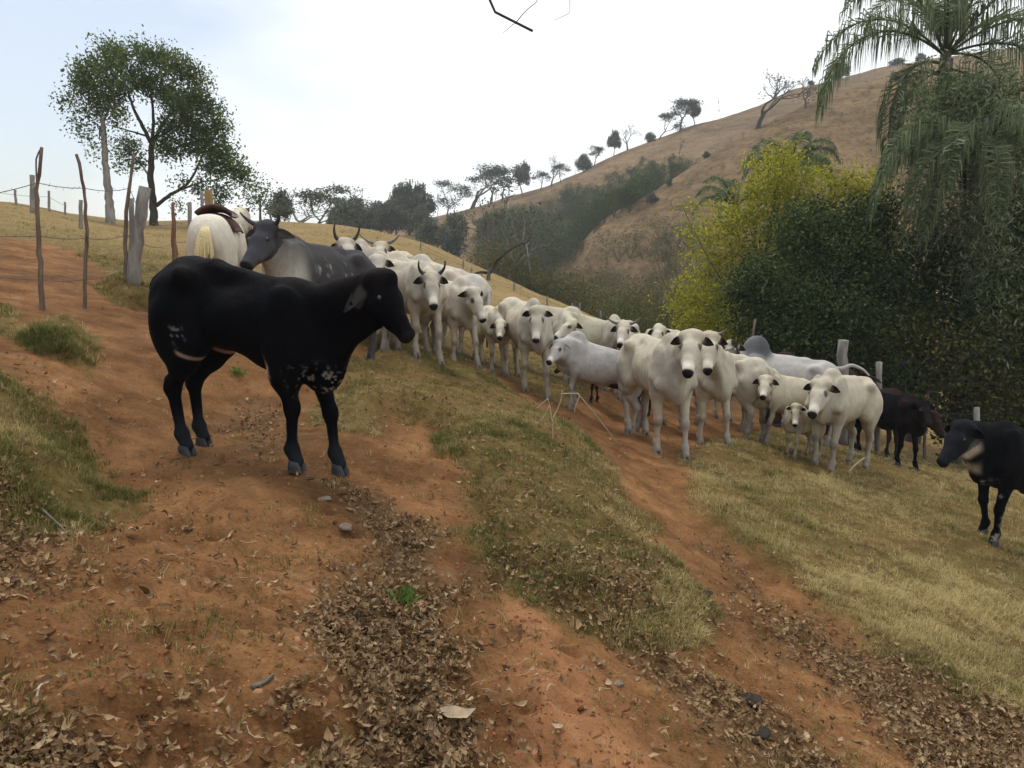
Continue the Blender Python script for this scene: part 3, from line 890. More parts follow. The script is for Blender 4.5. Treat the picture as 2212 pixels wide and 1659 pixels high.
def build_cow(label, px, Y, s=1.0, yaw=0.0, poll=None, muzzle=None, sign=1, neck=None, face=None, coat=WHITE, pattern='white', hump=.6,
              thin=.8, horns=None, ears='dark', name='cow', cat='cow', group='white cattle in the herd', vox=.021, gait=None, tail='down', tailmat=None,
              hoof=None, ground_py=None, dewlap=1.0, neck_k=.62, eartag=False, ear_s=1.0, sag=0.0, headscale=1.0, lenf=1.0, bel=1.0, fz=0.0):
    """px: column of the body's middle; Y: metres ahead; yaw in degrees: 0 faces right, 90 away, 180 left, -90 to the camera.
    poll / muzzle: where the crown and the nose are seen."""
    dx, dy, _ = ray(px, 620)
    X0 = dx / dy * Y
    yw = math.radians(yaw)
    ca, sa = math.cos(yw), math.sin(yw)
    z0 = gz(X0, Y)
    base = np.array([X0, Y, z0])
    toL = lambda w: np.array([(w[0]-X0)*ca + (w[1]-Y)*sa, -(w[0]-X0)*sa + (w[1]-Y)*ca, w[2]-z0])
    dirL = lambda d: np.array([d[0]*ca + d[1]*sa, -d[0]*sa + d[1]*ca, d[2]])
    gl = lambda x, y: gz(X0 + x*ca - y*sa, Y + x*sa + y*ca) - z0
    zf, zr = gl(.45*s, 0), gl(-.58*s, 0)
    sl = (zf - zr) / (1.03 * s) * .85                       # the trunk leans along the slope
    lev = (zf * .58 + zr * .45) / 1.03
    def B(x, y, z):
        z = z - fz * min(1.0, max(0.0, (x + .45) / .8)); x = x * lenf
        return np.array([x*s, y*s, z*s + sl*x*s + lev])
    # legs
    gait = gait or (.05, -.06, -.05, .07)
    feet = []
    for i, (fx, fy) in enumerate(((.47, .13), (.47, -.13), (-.60, .135), (-.60, -.135))):
        x, y = (fx*lenf + gait[i]) * s, fy * s
        feet.append(np.array([x, y, gl(x, y)]))
    # neck and head
    nb = B(.52, 0, 1.06)
    Ln = neck_k * s
    if poll is not None:
        C = toL(np.array([0, 0, EYE]))
        rd = dirL(np.array(ray(*poll))); rd = unit(rd)
        oc = C - nb; bq = oc @ rd; cq = oc @ oc - Ln * Ln; disc = bq*bq - cq
        t = -bq - math.sqrt(disc) * sign if disc > 0 else -bq
        pol = C + rd * t
        if np.linalg.norm(pol - nb) > Ln * 1.35:
            print('neck stretched', label, np.linalg.norm(pol - nb) / s)
    else:
        ny, npi = (math.radians(a) for a in (neck or (0, 25)))
        pol = nb + Ln * np.array([math.cos(ny)*math.cos(npi), math.sin(ny)*math.cos(npi), math.sin(npi)])
    coat = tuple(np.array(coat) * rng.uniform(.88, 1.06) * np.array([1, rng.uniform(.97, 1.01), rng.uniform(.92, 1.03)]))
    hs = s * headscale
    HL = .48 * hs
    if muzzle is not None:
        rd2 = unit(dirL(np.array(ray(*muzzle)))); C = toL(np.array([0, 0, EYE]))
        oc = C - pol; bq = oc @ rd2; cq = oc @ oc - HL*HL; disc = bq*bq - cq
        t = -bq - math.sqrt(disc) if disc > 0 else -bq      # the nose nearer the camera than the crown
        if sign < 0 and disc > 0: t = -bq + math.sqrt(disc)
        hd = unit(C + rd2 * t - pol)
    else:
        fy, fp = (math.radians(a) for a in (face or (0, -40)))
        hd = np.array([math.cos(fy)*math.cos(fp), math.sin(fy)*math.cos(fp), math.sin(fp)])
    up = unit(np.array([0, 0, 1.0]) - hd * hd[2]); sd = np.cross(up, hd)
    if abs(hd[2]) > .985:
        sd = unit(np.cross(up, hd))
    H = lambda x, y, z: pol + (x*hd + y*sd + z*up) * hs
    HR = np.array([hd, sd, up])
    zmax = max(pol[2] + .18*s, 1.45*s + abs(sl)*s + lev)
    allp = np.array([pol, H(.55, 0, 0), B(-.95, 0, 1), B(.8, 0, 1)] + feet)
    lo = allp.min(0) - [.15*s, 0, .06]; hi = allp.max(0) + [.15*s, 0, 0]
    lo[1] = min(lo[1] - .16*s, -.42*s); hi[1] = max(hi[1] + .16*s, .42*s); hi[2] = zmax
    F = Field(lo, hi, vox)
    T = thin
    # trunk
    F.ell(B(.05, 0, .925 + .5*(1 - bel)*.285), (.60*s*lenf, (.255 - .06*T)*s, .285*s*bel), .05)
    F.ell(B(.30, 0, .90 + .16*(1 - bel)), (.36*s, (.225 - .05*T)*s, .32*s*(bel + 1)/2), .06)
    F.ell(B(-.06, 0, .86 - sag + .9*(1 - bel)*.245), (.44*s*lenf, (.25 - .045*T)*s, .245*s*bel), .08)
    F.ell(B(-.52, 0, .99), (.30*s, .20*s, .25*s), .08)
    for e in (1, -1):
        F.cone(B(-.40, .20*e, 1.135), B(-.47, .15*e, 1.06), (.045 + .008*T)*s, .07*s, (.11 - .035*T)*s)          # hook bones
        F.cone(B(-.42, .19*e, 1.13), B(-.56, .06*e, 1.17), .035*s, .05*s, .07*s)
        F.cone(B(-.75, .10*e, 1.04), B(-.60, .12*e, .95), .055*s, .10*s, .07*s)            # pin bones
        F.ell(B(-.56, .15*e, .84), (.19*s, .105*s, .29*s), .07*s)                          # thigh
        F.ell(B(.44, .155*e, .93), (.14*s, .085*s, .30*s), .07*s)                          # shoulder
        F.cone(B(.36, .12*e, 1.17), B(.56, .185*e, .82), .045*s, .065*s, (.06 - .02*T)*s)              # blade
    F.cone(B(-.66, 0, 1.145), B(-.30, 0, 1.19), .048*s, .045*s, (.08 - .03*T)*s)                      # spine
    F.cone(B(-.30, 0, 1.19), B(.30, 0, 1.165), .055*s, .07*s, .08*s)
    F.ell(B(.40, 0, 1.17 + .05*hump), ((.15 + .03*hump)*s, .075*s + .02*hump*s, (.07 + .10*hump)*s), .07*s)
    F.ell(B(.60, 0, .83), (.15*s, .125*s, .22*s), .09*s)                                    # brisket
    # neck
    thr = H(.10, 0, -.16)
    for q in np.linspace(0, 1, 5):
        c = nb + (H(-.02, 0, -.07) - nb) * q
        F.ell(c, np.array([.15, (.12 - .035*q) * (1 - .2*T), (.195 - .075*q) * (1 - .28*T)]) * s, .07*s, np.array([unit(pol - nb), unit(np.cross([0, 0, 1], unit(pol - nb))), unit(np.cross(unit(pol - nb), np.cross([0, 0, 1], unit(pol - nb))))]))
    F.cone(B(.56, 0, .96), thr, (.12 - .04*T)*s, (.07 - .02*T)*s, .08*s)
    if dewlap > 0:
        a0, b0 = B(.62, 0, .70), thr
        for q in np.linspace(0, .95, 16):
            c = a0 + (b0 - a0) * q + unit(nb - (a0 + b0)/2) * s * (.085 - .30*(dewlap - 1)) * math.sin(q*3.1)
            F.ell(c, np.array([.09, .024, .09]) * s * dewlap ** .5, .05*s)
    # head
    F.cone(H(-.03, 0, -.055), H(.15, 0, -.072), .080*hs, .082*hs, .05*s)
    F.cone(H(.14, 0, -.072), H(.41, 0, -.088), .078*hs, .047*hs, .05*s)
    F.ell(H(.10, 0, -.135), np.array([.12, .058, .085]) * hs, .05*s, HR)
    F.cone(H(.12, 0, -.165), H(.40, 0, -.130), .045*hs, .030*hs, .05*s)
    F.ell(H(.424, 0, -.092), np.array([.030, .050, .042]) * hs, .02*s, HR)
    for e in (1, -1): F.ell(H(.438, .027*e, -.080), np.array([.016, .017, .019]) * hs, .015*s, HR)
    F.ell(H(.415, 0, -.135), np.array([.036, .038, .022]) * hs, .02*s, HR)
    for e in (1, -1):
        F.ell(H(.135, .064*e, -.035), np.array([.055, .03, .032]) * hs, .02*s, HR)
        F.cone(H(.12, .06*e, -.13), H(.28, .04*e, -.135), .042*hs, .030*hs, .04*s)
        F.ell(H(-.02, .07*e, -.02), np.array([.05, .05, .05]) * hs, .04*s, HR)
    # legs
    fet = []
    for i, ft in enumerate(feet):
        e = 1 if i % 2 == 0 else -1
        d = (ft[0] / s - lenf * (.47 if i < 2 else -.60))
        if i < 2:
            el = B(.42 + .15*d, .15*e, .70); kn = np.array([(.47*lenf + .62*d)*s, .135*e*s, ft[2] + .375*s])
            fl = ft + np.array([-.012*s, 0, .125*s])
            F.cone(B(.44, .14*e, .86), el, .11*s, .078*s, .06*s)
            F.cone(el, kn, .068*s, .041*s, .05*s)
            F.ell(kn, np.array([.043, .042, .06]) * s, .03*s)
            F.cone(kn, fl, .037*s, .029*s, .03*s)
        else:
            st = B(-.42 + .2*d, .155*e, .72); hk = np.array([(-.60*lenf - .06 + .75*d)*s, .135*e*s, ft[2] + .42*s])
            fl = ft + np.array([-.015*s, 0, .13*s])
            F.cone(B(-.54, .15*e, .88), st, .14*s, .10*s, .07*s)
            F.cone(B(-.58, .14*e, .80), st + (hk - st) * .45, .12*s, .072*s, .06*s)
            F.cone(st, hk, .080*s, .042*s, .05*s)
            F.cone(hk + [-.012*s, 0, .05*s], hk, .036*s, .046*s, .04*s)
            F.cone(hk, fl, .041*s, .031*s, .03*s)
        F.ell(fl, np.array([.042, .042, .042]) * s, .03*s)
        F.cone(fl, ft + [.02*s, 0, .055*s], .038*s, .042*s, .025*s)
        fet.append(fl)
    if pattern == 'heifer': pass
    elif pattern in ('udder',):
        F.ell(B(-.33, 0, .62), (.12*s, .10*s, .09*s), .05*s)
    else:
        F.ell(B(-.05, 0, .60), (.12*s, .03*s, .05*s), .05*s)
    V, Q = F.skin()
    # ribs, loose skin and small unevenness
    nx_, nz_ = V[:, 0]/s/lenf, (V[:, 2] - lev)/s - sl*V[:, 0]/s
    rib = sstep(-.32, -.2, nx_) * sstep(.42, .3, nx_) * sstep(.66, .78, nz_) * sstep(1.14, 1.04, nz_) * sstep(.10, .16, np.abs(V[:, 1])/s)
    V[:, 1] += np.sign(V[:, 1]) * rib * (.0015 + .002*thin) * (.5 + sstep(-.3, .5, fbm(V/s, 3.0, 2, 77))) * (.2 if pattern == 'heifer' else 1) * s * np.sin(2*np.pi*(nx_ + .10*(nz_ - .9)) / .072)
    V += (.006*s) * np.stack([fbm(V/s, 6.0, 2, 61 + q) for q in range(3)], 1) * sstep(.5, .8, nz_)[:, None]
    # coat
    C = np.tile(np.array(coat), (len(V), 1))
    hl = (V - pol) @ HR.T / hs
    bx, by, bz = V[:, 0]/s/lenf, V[:, 1]/s, (V[:, 2] - lev)/s - sl*V[:, 0]/s
    hz = (V[:, 2] - gl(0, 0) - np.where(V[:, 0] > 0, zf, zr)) / s
    ishead = (np.abs(hl[:, 1]) < .16) & (hl[:, 0] > -.12) & (hl[:, 0] < .52) & (hl[:, 2] < .1) & (hl[:, 2] > -.24)
    def blend(col, w):
        nonlocal C
        w = np.clip(w, 0, 1)[:, None]; C = C * (1 - w) + np.array(col) * w
    n3 = fbm(V / s, 5.0, 3, 3)
    n4 = fbm(V / s, 22.0 if pattern != 'heifer' else 52.0, 2, 5)
    if pattern in ('white', 'udder', 'bull', 'spotface'):
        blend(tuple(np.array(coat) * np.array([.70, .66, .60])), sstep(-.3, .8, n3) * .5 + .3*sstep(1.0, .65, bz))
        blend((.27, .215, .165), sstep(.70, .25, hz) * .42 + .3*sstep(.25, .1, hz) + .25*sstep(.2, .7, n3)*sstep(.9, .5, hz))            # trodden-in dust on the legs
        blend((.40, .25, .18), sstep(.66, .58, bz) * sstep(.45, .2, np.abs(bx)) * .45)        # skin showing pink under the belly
        for i in (0, 1):
            kn = np.array([feet[i][0]*.98 + .04*s, feet[i][1], feet[i][2] + .36*s])
            blend((.05, .043, .04), sstep(.075, .045, np.linalg.norm(V - kn, axis=1)/s) * .4)
    if pattern in ('white', 'udder', 'spotface'):
        gy = rng.uniform(0, .55)
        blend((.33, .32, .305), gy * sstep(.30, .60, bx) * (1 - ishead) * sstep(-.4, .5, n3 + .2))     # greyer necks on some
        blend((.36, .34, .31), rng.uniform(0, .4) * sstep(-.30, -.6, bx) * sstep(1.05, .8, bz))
        blend((.30, .175, .10), rng.uniform(.1, .5) * sstep(.1, .8, fbm(V/s, 4.0, 3, 19)) * sstep(1.0, .45, bz))  # red dust
    if pattern == 'bull':
        blend((.085, .092, .10), sstep(1.25, .75, np.linalg.norm((np.stack([bx, by, bz], 1) - [.40, 0, 1.30]) / [.24, .2, .26], axis=1)) * .95)
        blend((.27, .26, .255), sstep(.30, .55, bx) * .6)
        blend((.3, .29, .28), sstep(-.35, -.55, bx) * .35 * sstep(.9, .7, bz))
    if pattern == 'grey':
        blend((.055, .052, .056), sstep(.55, .25, bx + .2*n3 + .05) * .92)
        blend((.46, .43, .37), sstep(.32, .52, bx) * sstep(1.28, .8, bz) * .85)
        blend((.05, .05, .058), np.where(ishead, .93, 0) * sstep(.16, .02, np.abs(hl[:, 1])) )
        blend((.05, .05, .06), ishead * .8)
        blend((.42, .40, .36), sstep(.35, .8, fbm(V / s * [1, 1, .35], 24, 2, 5) + .2*n3) * sstep(.1, .0, np.abs(bx + .15) - .35) * sstep(.7, .8, bz) * sstep(1.12, .98, bz) * .8)
    if pattern == 'heifer':
        blend((.013, .009, .008), sstep(1.05, 1.2, bz) * .6 * sstep(.2, .9, n3 + .5))
        spk = sstep(.30, .62, n4 + .35*n3)
        blend((.46, .42, .37), spk * sstep(.16, .04, np.abs(bx - .66) - .05) * sstep(.74, .60, bz) * sstep(.46, .54, bz) * .5)
        blend((.45, .42, .38), spk * sstep(.09, .02, np.linalg.norm(np.stack([bx + .43, bz - .78], 1), axis=1)) * (by < 0) * .4)
        blend((.38, .27, .2), sstep(.022, .006, np.abs(bz - (.665 - .35*(bx + .42))) ) * sstep(.10, .06, np.abs(bx + .37)) * .9)
        blend((.50, .36, .25), sstep(.10, .03, np.linalg.norm(np.stack([bx - .29, bz - .62], 1), axis=1) + .03*n4) * .9)
        blend((.03, .033, .04), sstep(.30, .10, hz) * .5)
        blend((.10, .095, .09), ishead * sstep(.06, .03, np.abs(hl[:, 0] + .01)) * sstep(-.06, -.12, hl[:, 2]) * .6)
    if pattern == 'blaze':
        blend((.46, .40, .30), sstep(.12, .0, np.abs(hl[:, 0] - .06) - .04) * sstep(-.13, -.2, hl[:, 2] + .02*n3) * sstep(-.40, -.28, hl[:, 2]) * (np.abs(hl[:, 1]) < .12) * .85)
        blend((.46, .40, .30), sstep(.50, .58, bx) * sstep(1.0, .92, bz) * sstep(.10, .04, np.abs(by)) * sstep(.68, .76, bz) * .9)
        blend((.42, .38, .33), sstep(.35, .6, n4) * sstep(.15, .0, np.abs(bx - .62) - .05) * sstep(.72, .55, bz) * .8)
        blend((.013, .014, .018), ishead * .8)
    if pattern == 'dark':
        blend((.03, .018, .014), sstep(-.1, .6, n3) * .5)
    if pattern == 'spotface':
        blend((.03, .022, .018), ishead * sstep(.05, .2, fbm(V / s, 7, 2, 9) + .5*(hl[:, 1] > 0) - .1))
    white_like = pattern in ('white', 'udder', 'bull', 'spotface')
    if white_like:
        blend((.42, .39, .35), ishead * sstep(.02, .25, hl[:, 0]) * .35)
        blend((.74, .69, .62), ishead * sstep(.30, .36, hl[:, 0]) * sstep(.42, .38, hl[:, 0]) * .8)
    for e in (1, -1):
        ed = np.linalg.norm((hl - np.array([.135, .09*e, -.03])) / [1.25, 1, 1], axis=1)
        if white_like: blend((.035, .03, .03), sstep(.046, .028, ed) * .9)
    dark_nose = (.016, .014, .015) if pattern != 'calf' else (.06, .05, .05)
    blend(dark_nose, np.where(ishead, 1, 0) * sstep(.408, .428, hl[:, 0] - .25*np.clip(hl[:, 2] + .09, -.1, 1)))
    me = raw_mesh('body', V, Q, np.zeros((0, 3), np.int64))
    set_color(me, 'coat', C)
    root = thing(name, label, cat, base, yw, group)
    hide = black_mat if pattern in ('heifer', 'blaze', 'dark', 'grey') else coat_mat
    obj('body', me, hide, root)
    # eyes, ears, horns
    for e in (1, -1):
        mb = MB(); mb.ellipsoid(H(.138, .086*e, -.032), np.array([.021, .014, .018]) * hs, 8, 6, None, HR.T)
        obj('eye', mb, eye_mat, root)
        side = sd * e
        drop = -up * 1.1 - hd * .1
        fwd = unit(hd * .75 + up * .45) if ears != 'hang' else unit(hd * .8 + side * .5)
        o0 = H(-.01, .068*e, -.045)
        if ears == 'hang':
            emb = ear_mesh(s, None, -up, unit(side * .35 - up * .9 - hd * .12), unit(side), .23*s*ear_s, .075*s)
        else:
            emb = ear_mesh(s, None, unit(drop), side, fwd, .155*s*ear_s, .088*s)
        V_ = np.concatenate(emb.V) + o0
        me2 = raw_mesh('ear', V_, np.concatenate(emb.Q), np.zeros((0, 3), np.int64))
        t = np.clip(np.linalg.norm(V_ - o0, axis=1) / (.14*s), 0, 1)
        if ears == 'dark': cE = np.outer(1 - sstep(.15, .55, t), coat) + np.outer(sstep(.15, .55, t), (.022, .018, .017))
        elif ears == 'hang': cE = np.outer(1 - .4*t, (.085, .075, .07))
        elif ears == 'pink': cE = np.outer(np.ones(len(t)), (.40, .17, .10) if e < 0 else coat)
        else: cE = np.outer(1 - .3*t, coat)
        set_color(me2, 'coat', cE)
        obj('ear', me2, coat_mat, root)
        if horns:
            hl_, curl, hm = horns
            b0 = H(-.035, .07*e, .0)
            q = np.linspace(0, 1, 8)[:, None]
            pth = b0 + hl_ * s * (q * (side * (1 - .35*curl)) + q ** 1.8 * (up * (.35 + .75*curl)) + q ** 2 * hd * .12 - side * curl * .35 * q ** 3)
            mb = MB(); mb.tube(pth, np.linspace(.030, .007, 8) * s, 8)
            obj('horn', mb, horn_dark if hm == 'dark' else horn_mat, root)
        if eartag and e < 0:
            pass
    # hooves: two claws each
    hm = hoof or (hoof_dark if not white_like else hoof_pale)
    for ft in feet:
        mb = MB()
        for e in (1, -1):
            th = np.linspace(0, 2*np.pi, 9)[:-1]
            rings = []
            for zz, rx, ry, ox in ((.0, .050, .024, .024), (.03, .045, .023, .020), (.062, .036, .021, .013), (.075, .02, .012, .01)):
                rings.append(np.stack([ft[0] + (ox + rx*np.cos(th))*s, ft[1] + (.026*e + ry*np.sin(th) * (1 - .18*np.cos(th)))*s, np.full(8, ft[2] - .008 + zz*s)], 1))
            Vh = np.concatenate(rings)
            Qh = [(r*8 + j, r*8 + (j+1) % 8, (r+1)*8 + (j+1) % 8, (r+1)*8 + j) for r in range(3) for j in range(8)]
            Th = [(24, 24 + j, 24 + j + 1) for j in range(1, 7)]
            mb.add(Vh, Qh, Th)
        obj('hoof', mb, hm, root)
    # tail
    tb = B(-.80, 0, 1.08)
    if tail == 'down':
        q = np.array([B(-.70, 0, 1.15), B(-.79, 0, 1.10), B(-.86, .01, .95), B(-.88, .03, .75), B(-.87, .05, .62)])
        sw = np.array([B(-.87, .05, .64), B(-.865, .05, .48), B(-.85, .04, .34)])
    elif tail == 'out':
        q = np.array([B(-.70, 0, 1.15), B(-.82, 0, 1.17), B(-.95, .0, 1.24), B(-1.10, 0, 1.21), B(-1.22, 0, 1.12)])
        sw = np.array([B(-1.21, 0, 1.13), B(-1.30, 0, 1.09), B(-1.38, 0, 1.07)])
    else:
        q = np.array([B(-.70, 0, 1.15), B(-.79, 0, 1.08), B(-.84, tail, .92), B(-.84, tail*2, .70), B(-.80, tail*2.2, .5)])
        sw = np.array([B(-.80, tail*2.2, .52), B(-.78, tail*2.2, .40), B(-.76, tail*2, .30)])
    mb = MB(); pth = smooth_path(q, 4); mb.tube(pth, np.linspace(.038, .014, len(pth)) * s, 8)
    me3 = mb.mesh('tail'); set_color(me3, 'coat', np.tile(np.array(coat) * .9, (len(me3.vertices), 1)))
    to = obj('tail', me3, coat_mat, root)
    mb = MB()
    for _ in range(9):
        jit = rng.normal(0, .012*s, (3, 3)) * [[.3], [1], [1.6]]
        pp = smooth_path(sw + jit, 3); mb.tube(pp, np.linspace(.014, .004, len(pp)) * s, 5)
    obj('tail_switch', mb, tailmat or (tail_dark if white_like else tail_white), to)
    return root

HERD = 'white cattle in the herd'
# the black heifer standing across the path
build_cow('slim black heifer standing sideways across the red path, speckled white on the brisket', 541, 4.72, 1.0, -22, poll=(825, 604), muzzle=(902, 716), sign=1,
          coat=BLACK, pattern='heifer', hump=.15, thin=1.0, fz=.095, ears='hang', name='black_heifer', group=None, vox=.0125, gait=(.10, -.02, -.10, .02),
          tailmat=tail_white, dewlap=1.0, neck_k=.62, headscale=.82, cat='cow', lenf=.82, bel=.70, ear_s=1.0, hoof=hoof_dark)
# the horned grey cow behind it
build_cow('dark grey horned cow with pale throat standing behind the black heifer', 690, 8.1, .98, -120, poll=(570, 490), muzzle=(515, 562), sign=1, coat=(.10, .095, .095),
          pattern='grey', hump=.45, thin=.2, horns=(.19, .55, 'dark'), ears='plain', name='grey_cow', group=None, vox=.018, ear_s=1.3, headscale=1.08)
W_ = dict(coat=WHITE)
build_cow('white cow with dark upright horns, head just above the grey cow\'s back', 778, 10.7, 1.0, -75, poll=(748, 522), muzzle=(764, 562), horns=(.24, 1.0, 'dark'), **W_, group=HERD, vox=.024)
build_cow('white cow with outspread pale horns looking over the herd behind the grey cow', 845, 12.0, 1.0, -100, poll=(822, 528), muzzle=(812, 562), horns=(.26, .3, 'pale'), **W_, group=HERD, vox=.024)
build_cow('white cow with one dark ear showing right behind the black heifer\'s head', 862, 10.2, .95, -120, poll=(815, 560), muzzle=(818, 618), **W_, group=HERD, vox=.024)
build_cow('white cow, back line only, between the dark-eared face and the horned long-necked cow', 905, 11.0, .98, -135, neck=(10, 0), face=(0, -50), coat=CREAM, group=HERD, vox=.024)
build_cow('pale grey-white cow turned away, rump to the right, behind the horned long-necked cow', 958, 11.8, .97, 152, neck=(-10, 5), face=(-10, -40), coat=(.50, .475, .43), group=HERD, vox=.024, tail=.05)
build_cow('white long-necked cow with short curved horns facing us beside the heifer\'s nose', 886, 9.5, .92, -56, poll=(932, 596), muzzle=(938, 656), horns=(.22, .9, 'dark'), **W_, group=HERD, vox=.018, thin=.9, gait=(.08, -.08, -.1, .1), hump=.15)
build_cow('bony young white cow striding right with its shoulder bones showing', 968, 10.2, .86, -56, poll=(1026, 629), muzzle=(1053, 690), **W_, group=HERD, vox=.018, thin=1.0, hump=.8, gait=(.16, -.1, -.12, .14), pattern='udder')
build_cow('small white calf peering between the striding cow and the hornless cow facing us', 1066, 10.8, .70, -76, poll=(1081, 697), muzzle=(1078, 724), **W_, group='white calves in the herd', vox=.018, cat='calf', name='calf', headscale=.95)
build_cow('white hornless cow walking straight at the camera beside the grey calf', 1132, 10.1, .88, -70, poll=(1160, 671), muzzle=(1156, 733), **W_, group=HERD, vox=.018, thin=.7, gait=(.14, -.1, -.05, .08), hump=.9)
build_cow('white cow seen as a back line behind the hornless cow facing us', 1192, 12.0, .84, 12, neck=(0, -25), face=(0, -45), **W_, group=HERD, vox=.024)
build_cow('white cow with lifted head looking left over the grey calf', 1278, 11.6, .85, -160, poll=(1232, 694), muzzle=(1192, 722), **W_, group=HERD, vox=.02, neck_k=.55)
build_cow('light grey calf standing sideways facing left with a reddish ear', 1298, 9.4, .72, 178, poll=(1206, 741), muzzle=(1180, 776), coat=(.47, .455, .425), group='white calves in the herd', vox=.016, cat='calf', name='calf', ears='pink', thin=.3, hump=.9, gait=(.02, -.06, .04, -.1), neck_k=.56)
build_cow('dark brown calf half hidden behind the legs of the grey calf', 1330, 10.3, .56, 165, neck=(0, 0), face=(20, -35), coat=BROWN, pattern='dark', group=None, vox=.02, cat='calf', name='brown_calf', ears='plain')
build_cow('white cow behind the grey calf, one pale horn pointing to the right', 1340, 11.9, .93, -110, poll=(1347, 702), muzzle=(1337, 738), horns=(.24, .3, 'pale'), **W_, group=HERD, vox=.024)
build_cow('white cow far back in the herd, only its dark-eared head above the others', 1440, 13.4, .98, -118, poll=(1424, 709), muzzle=(1408, 737), **W_, group=HERD, vox=.024)
build_cow('thin white cow leading the herd on the red track, dark ears outspread', 1424, 8.75, 1.0, -79, poll=(1494, 724), muzzle=(1484, 796), **W_, group=HERD, vox=.016, thin=.75, hump=.8, gait=(.10, -.08, -.06, .06), neck_k=.50, headscale=1.12)
build_cow('white cow with small horns standing close beside the leading thin cow', 1512, 10.1, 1.0, -72, poll=(1532, 727), muzzle=(1529, 794), horns=(.16, .4, 'pale'), **W_, group=HERD, vox=.018, gait=(.1, -.12, .05, -.05), headscale=1.12)
build_cow('white cow with dark blotched face behind the small-horned cow', 1588, 12.6, .98, -95, poll=(1580, 744), muzzle=(1572, 790), pattern='spotface', **W_, group=HERD, vox=.024)
build_cow('white cow turned away, rump and tail to the right, left of the humped bull', 1576, 10.9, .92, 124, neck=(15, -15), face=(10, -50), **W_, group=HERD, vox=.02, tail=-.02, gait=(-.05, .06, .04, -.06))
build_cow('white bull with dark grey hump swinging its tail out to the right', 1702, 11.9, 1.05, 172, neck=(20, 2), face=(40, -45), coat=(.52, .50, .46), pattern='bull', hump=1.6, thin=.1, group=None, vox=.018, tail='out', name='bull', cat='bull', dewlap=1.3)
build_cow('dark brown cow whose back shows just behind the white humped bull', 1760, 13.6, 1.06, 170, neck=(0, 0), face=(0, -50), coat=BROWN, pattern='dark', group='dark cattle by the hedge', vox=.026, ears='plain', name='brown_cow')
build_cow('young white cow in front of the bull, looking straight at us', 1716, 10.6, .80, -160, poll=(1654, 817), muzzle=(1647, 852), **W_, group=HERD, vox=.017, gait=(.02, -.08, .06, -.04), neck_k=.52)
build_cow('smallest white calf, face just left of the last white cow\'s shoulder', 1752, 10.0, .54, -140, poll=(1720, 878), muzzle=(1717, 916), **W_, group='white calves in the herd', vox=.016, cat='calf', name='calf', headscale=1.15)
build_cow('bony white cow at the right end of the white herd, hip bones sharp', 1838, 9.9, .98, -137, poll=(1772, 828), muzzle=(1750, 888), **W_, group=HERD, vox=.016, thin=.95, gait=(.03, -.05, .04, -.06), neck_k=.55, headscale=1.08)
build_cow('small black cow facing right in the shade of the hedge', 1940, 11.6, .84, -62, poll=(1996, 872), muzzle=(2012, 912), coat=BLACK, pattern='dark', group='dark cattle by the hedge', vox=.02, ears='plain', name='black_cow', gait=(.05, -.12, -.06, .04))
build_cow('dark brown cow half hidden between the last white cow and the black cow', 1896, 13.0, .90, -40, neck=(0, -10), face=(0, -55), coat=(.035, .02, .016), pattern='dark', group='dark cattle by the hedge', vox=.026, ears='plain', name='brown_cow')
build_cow('black heifer with a pale throat cut off by the right edge of the picture', 2262, 7.75, .99, -163, poll=(2076, 921), muzzle=(2024, 992), coat=BLACK, pattern='blaze', group=None, vox=.0165, ears='plain', name='black_heifer', hump=.3, thin=.4, gait=(.03, -.12, .02, -.06), neck_k=.58, ear_s=.9)

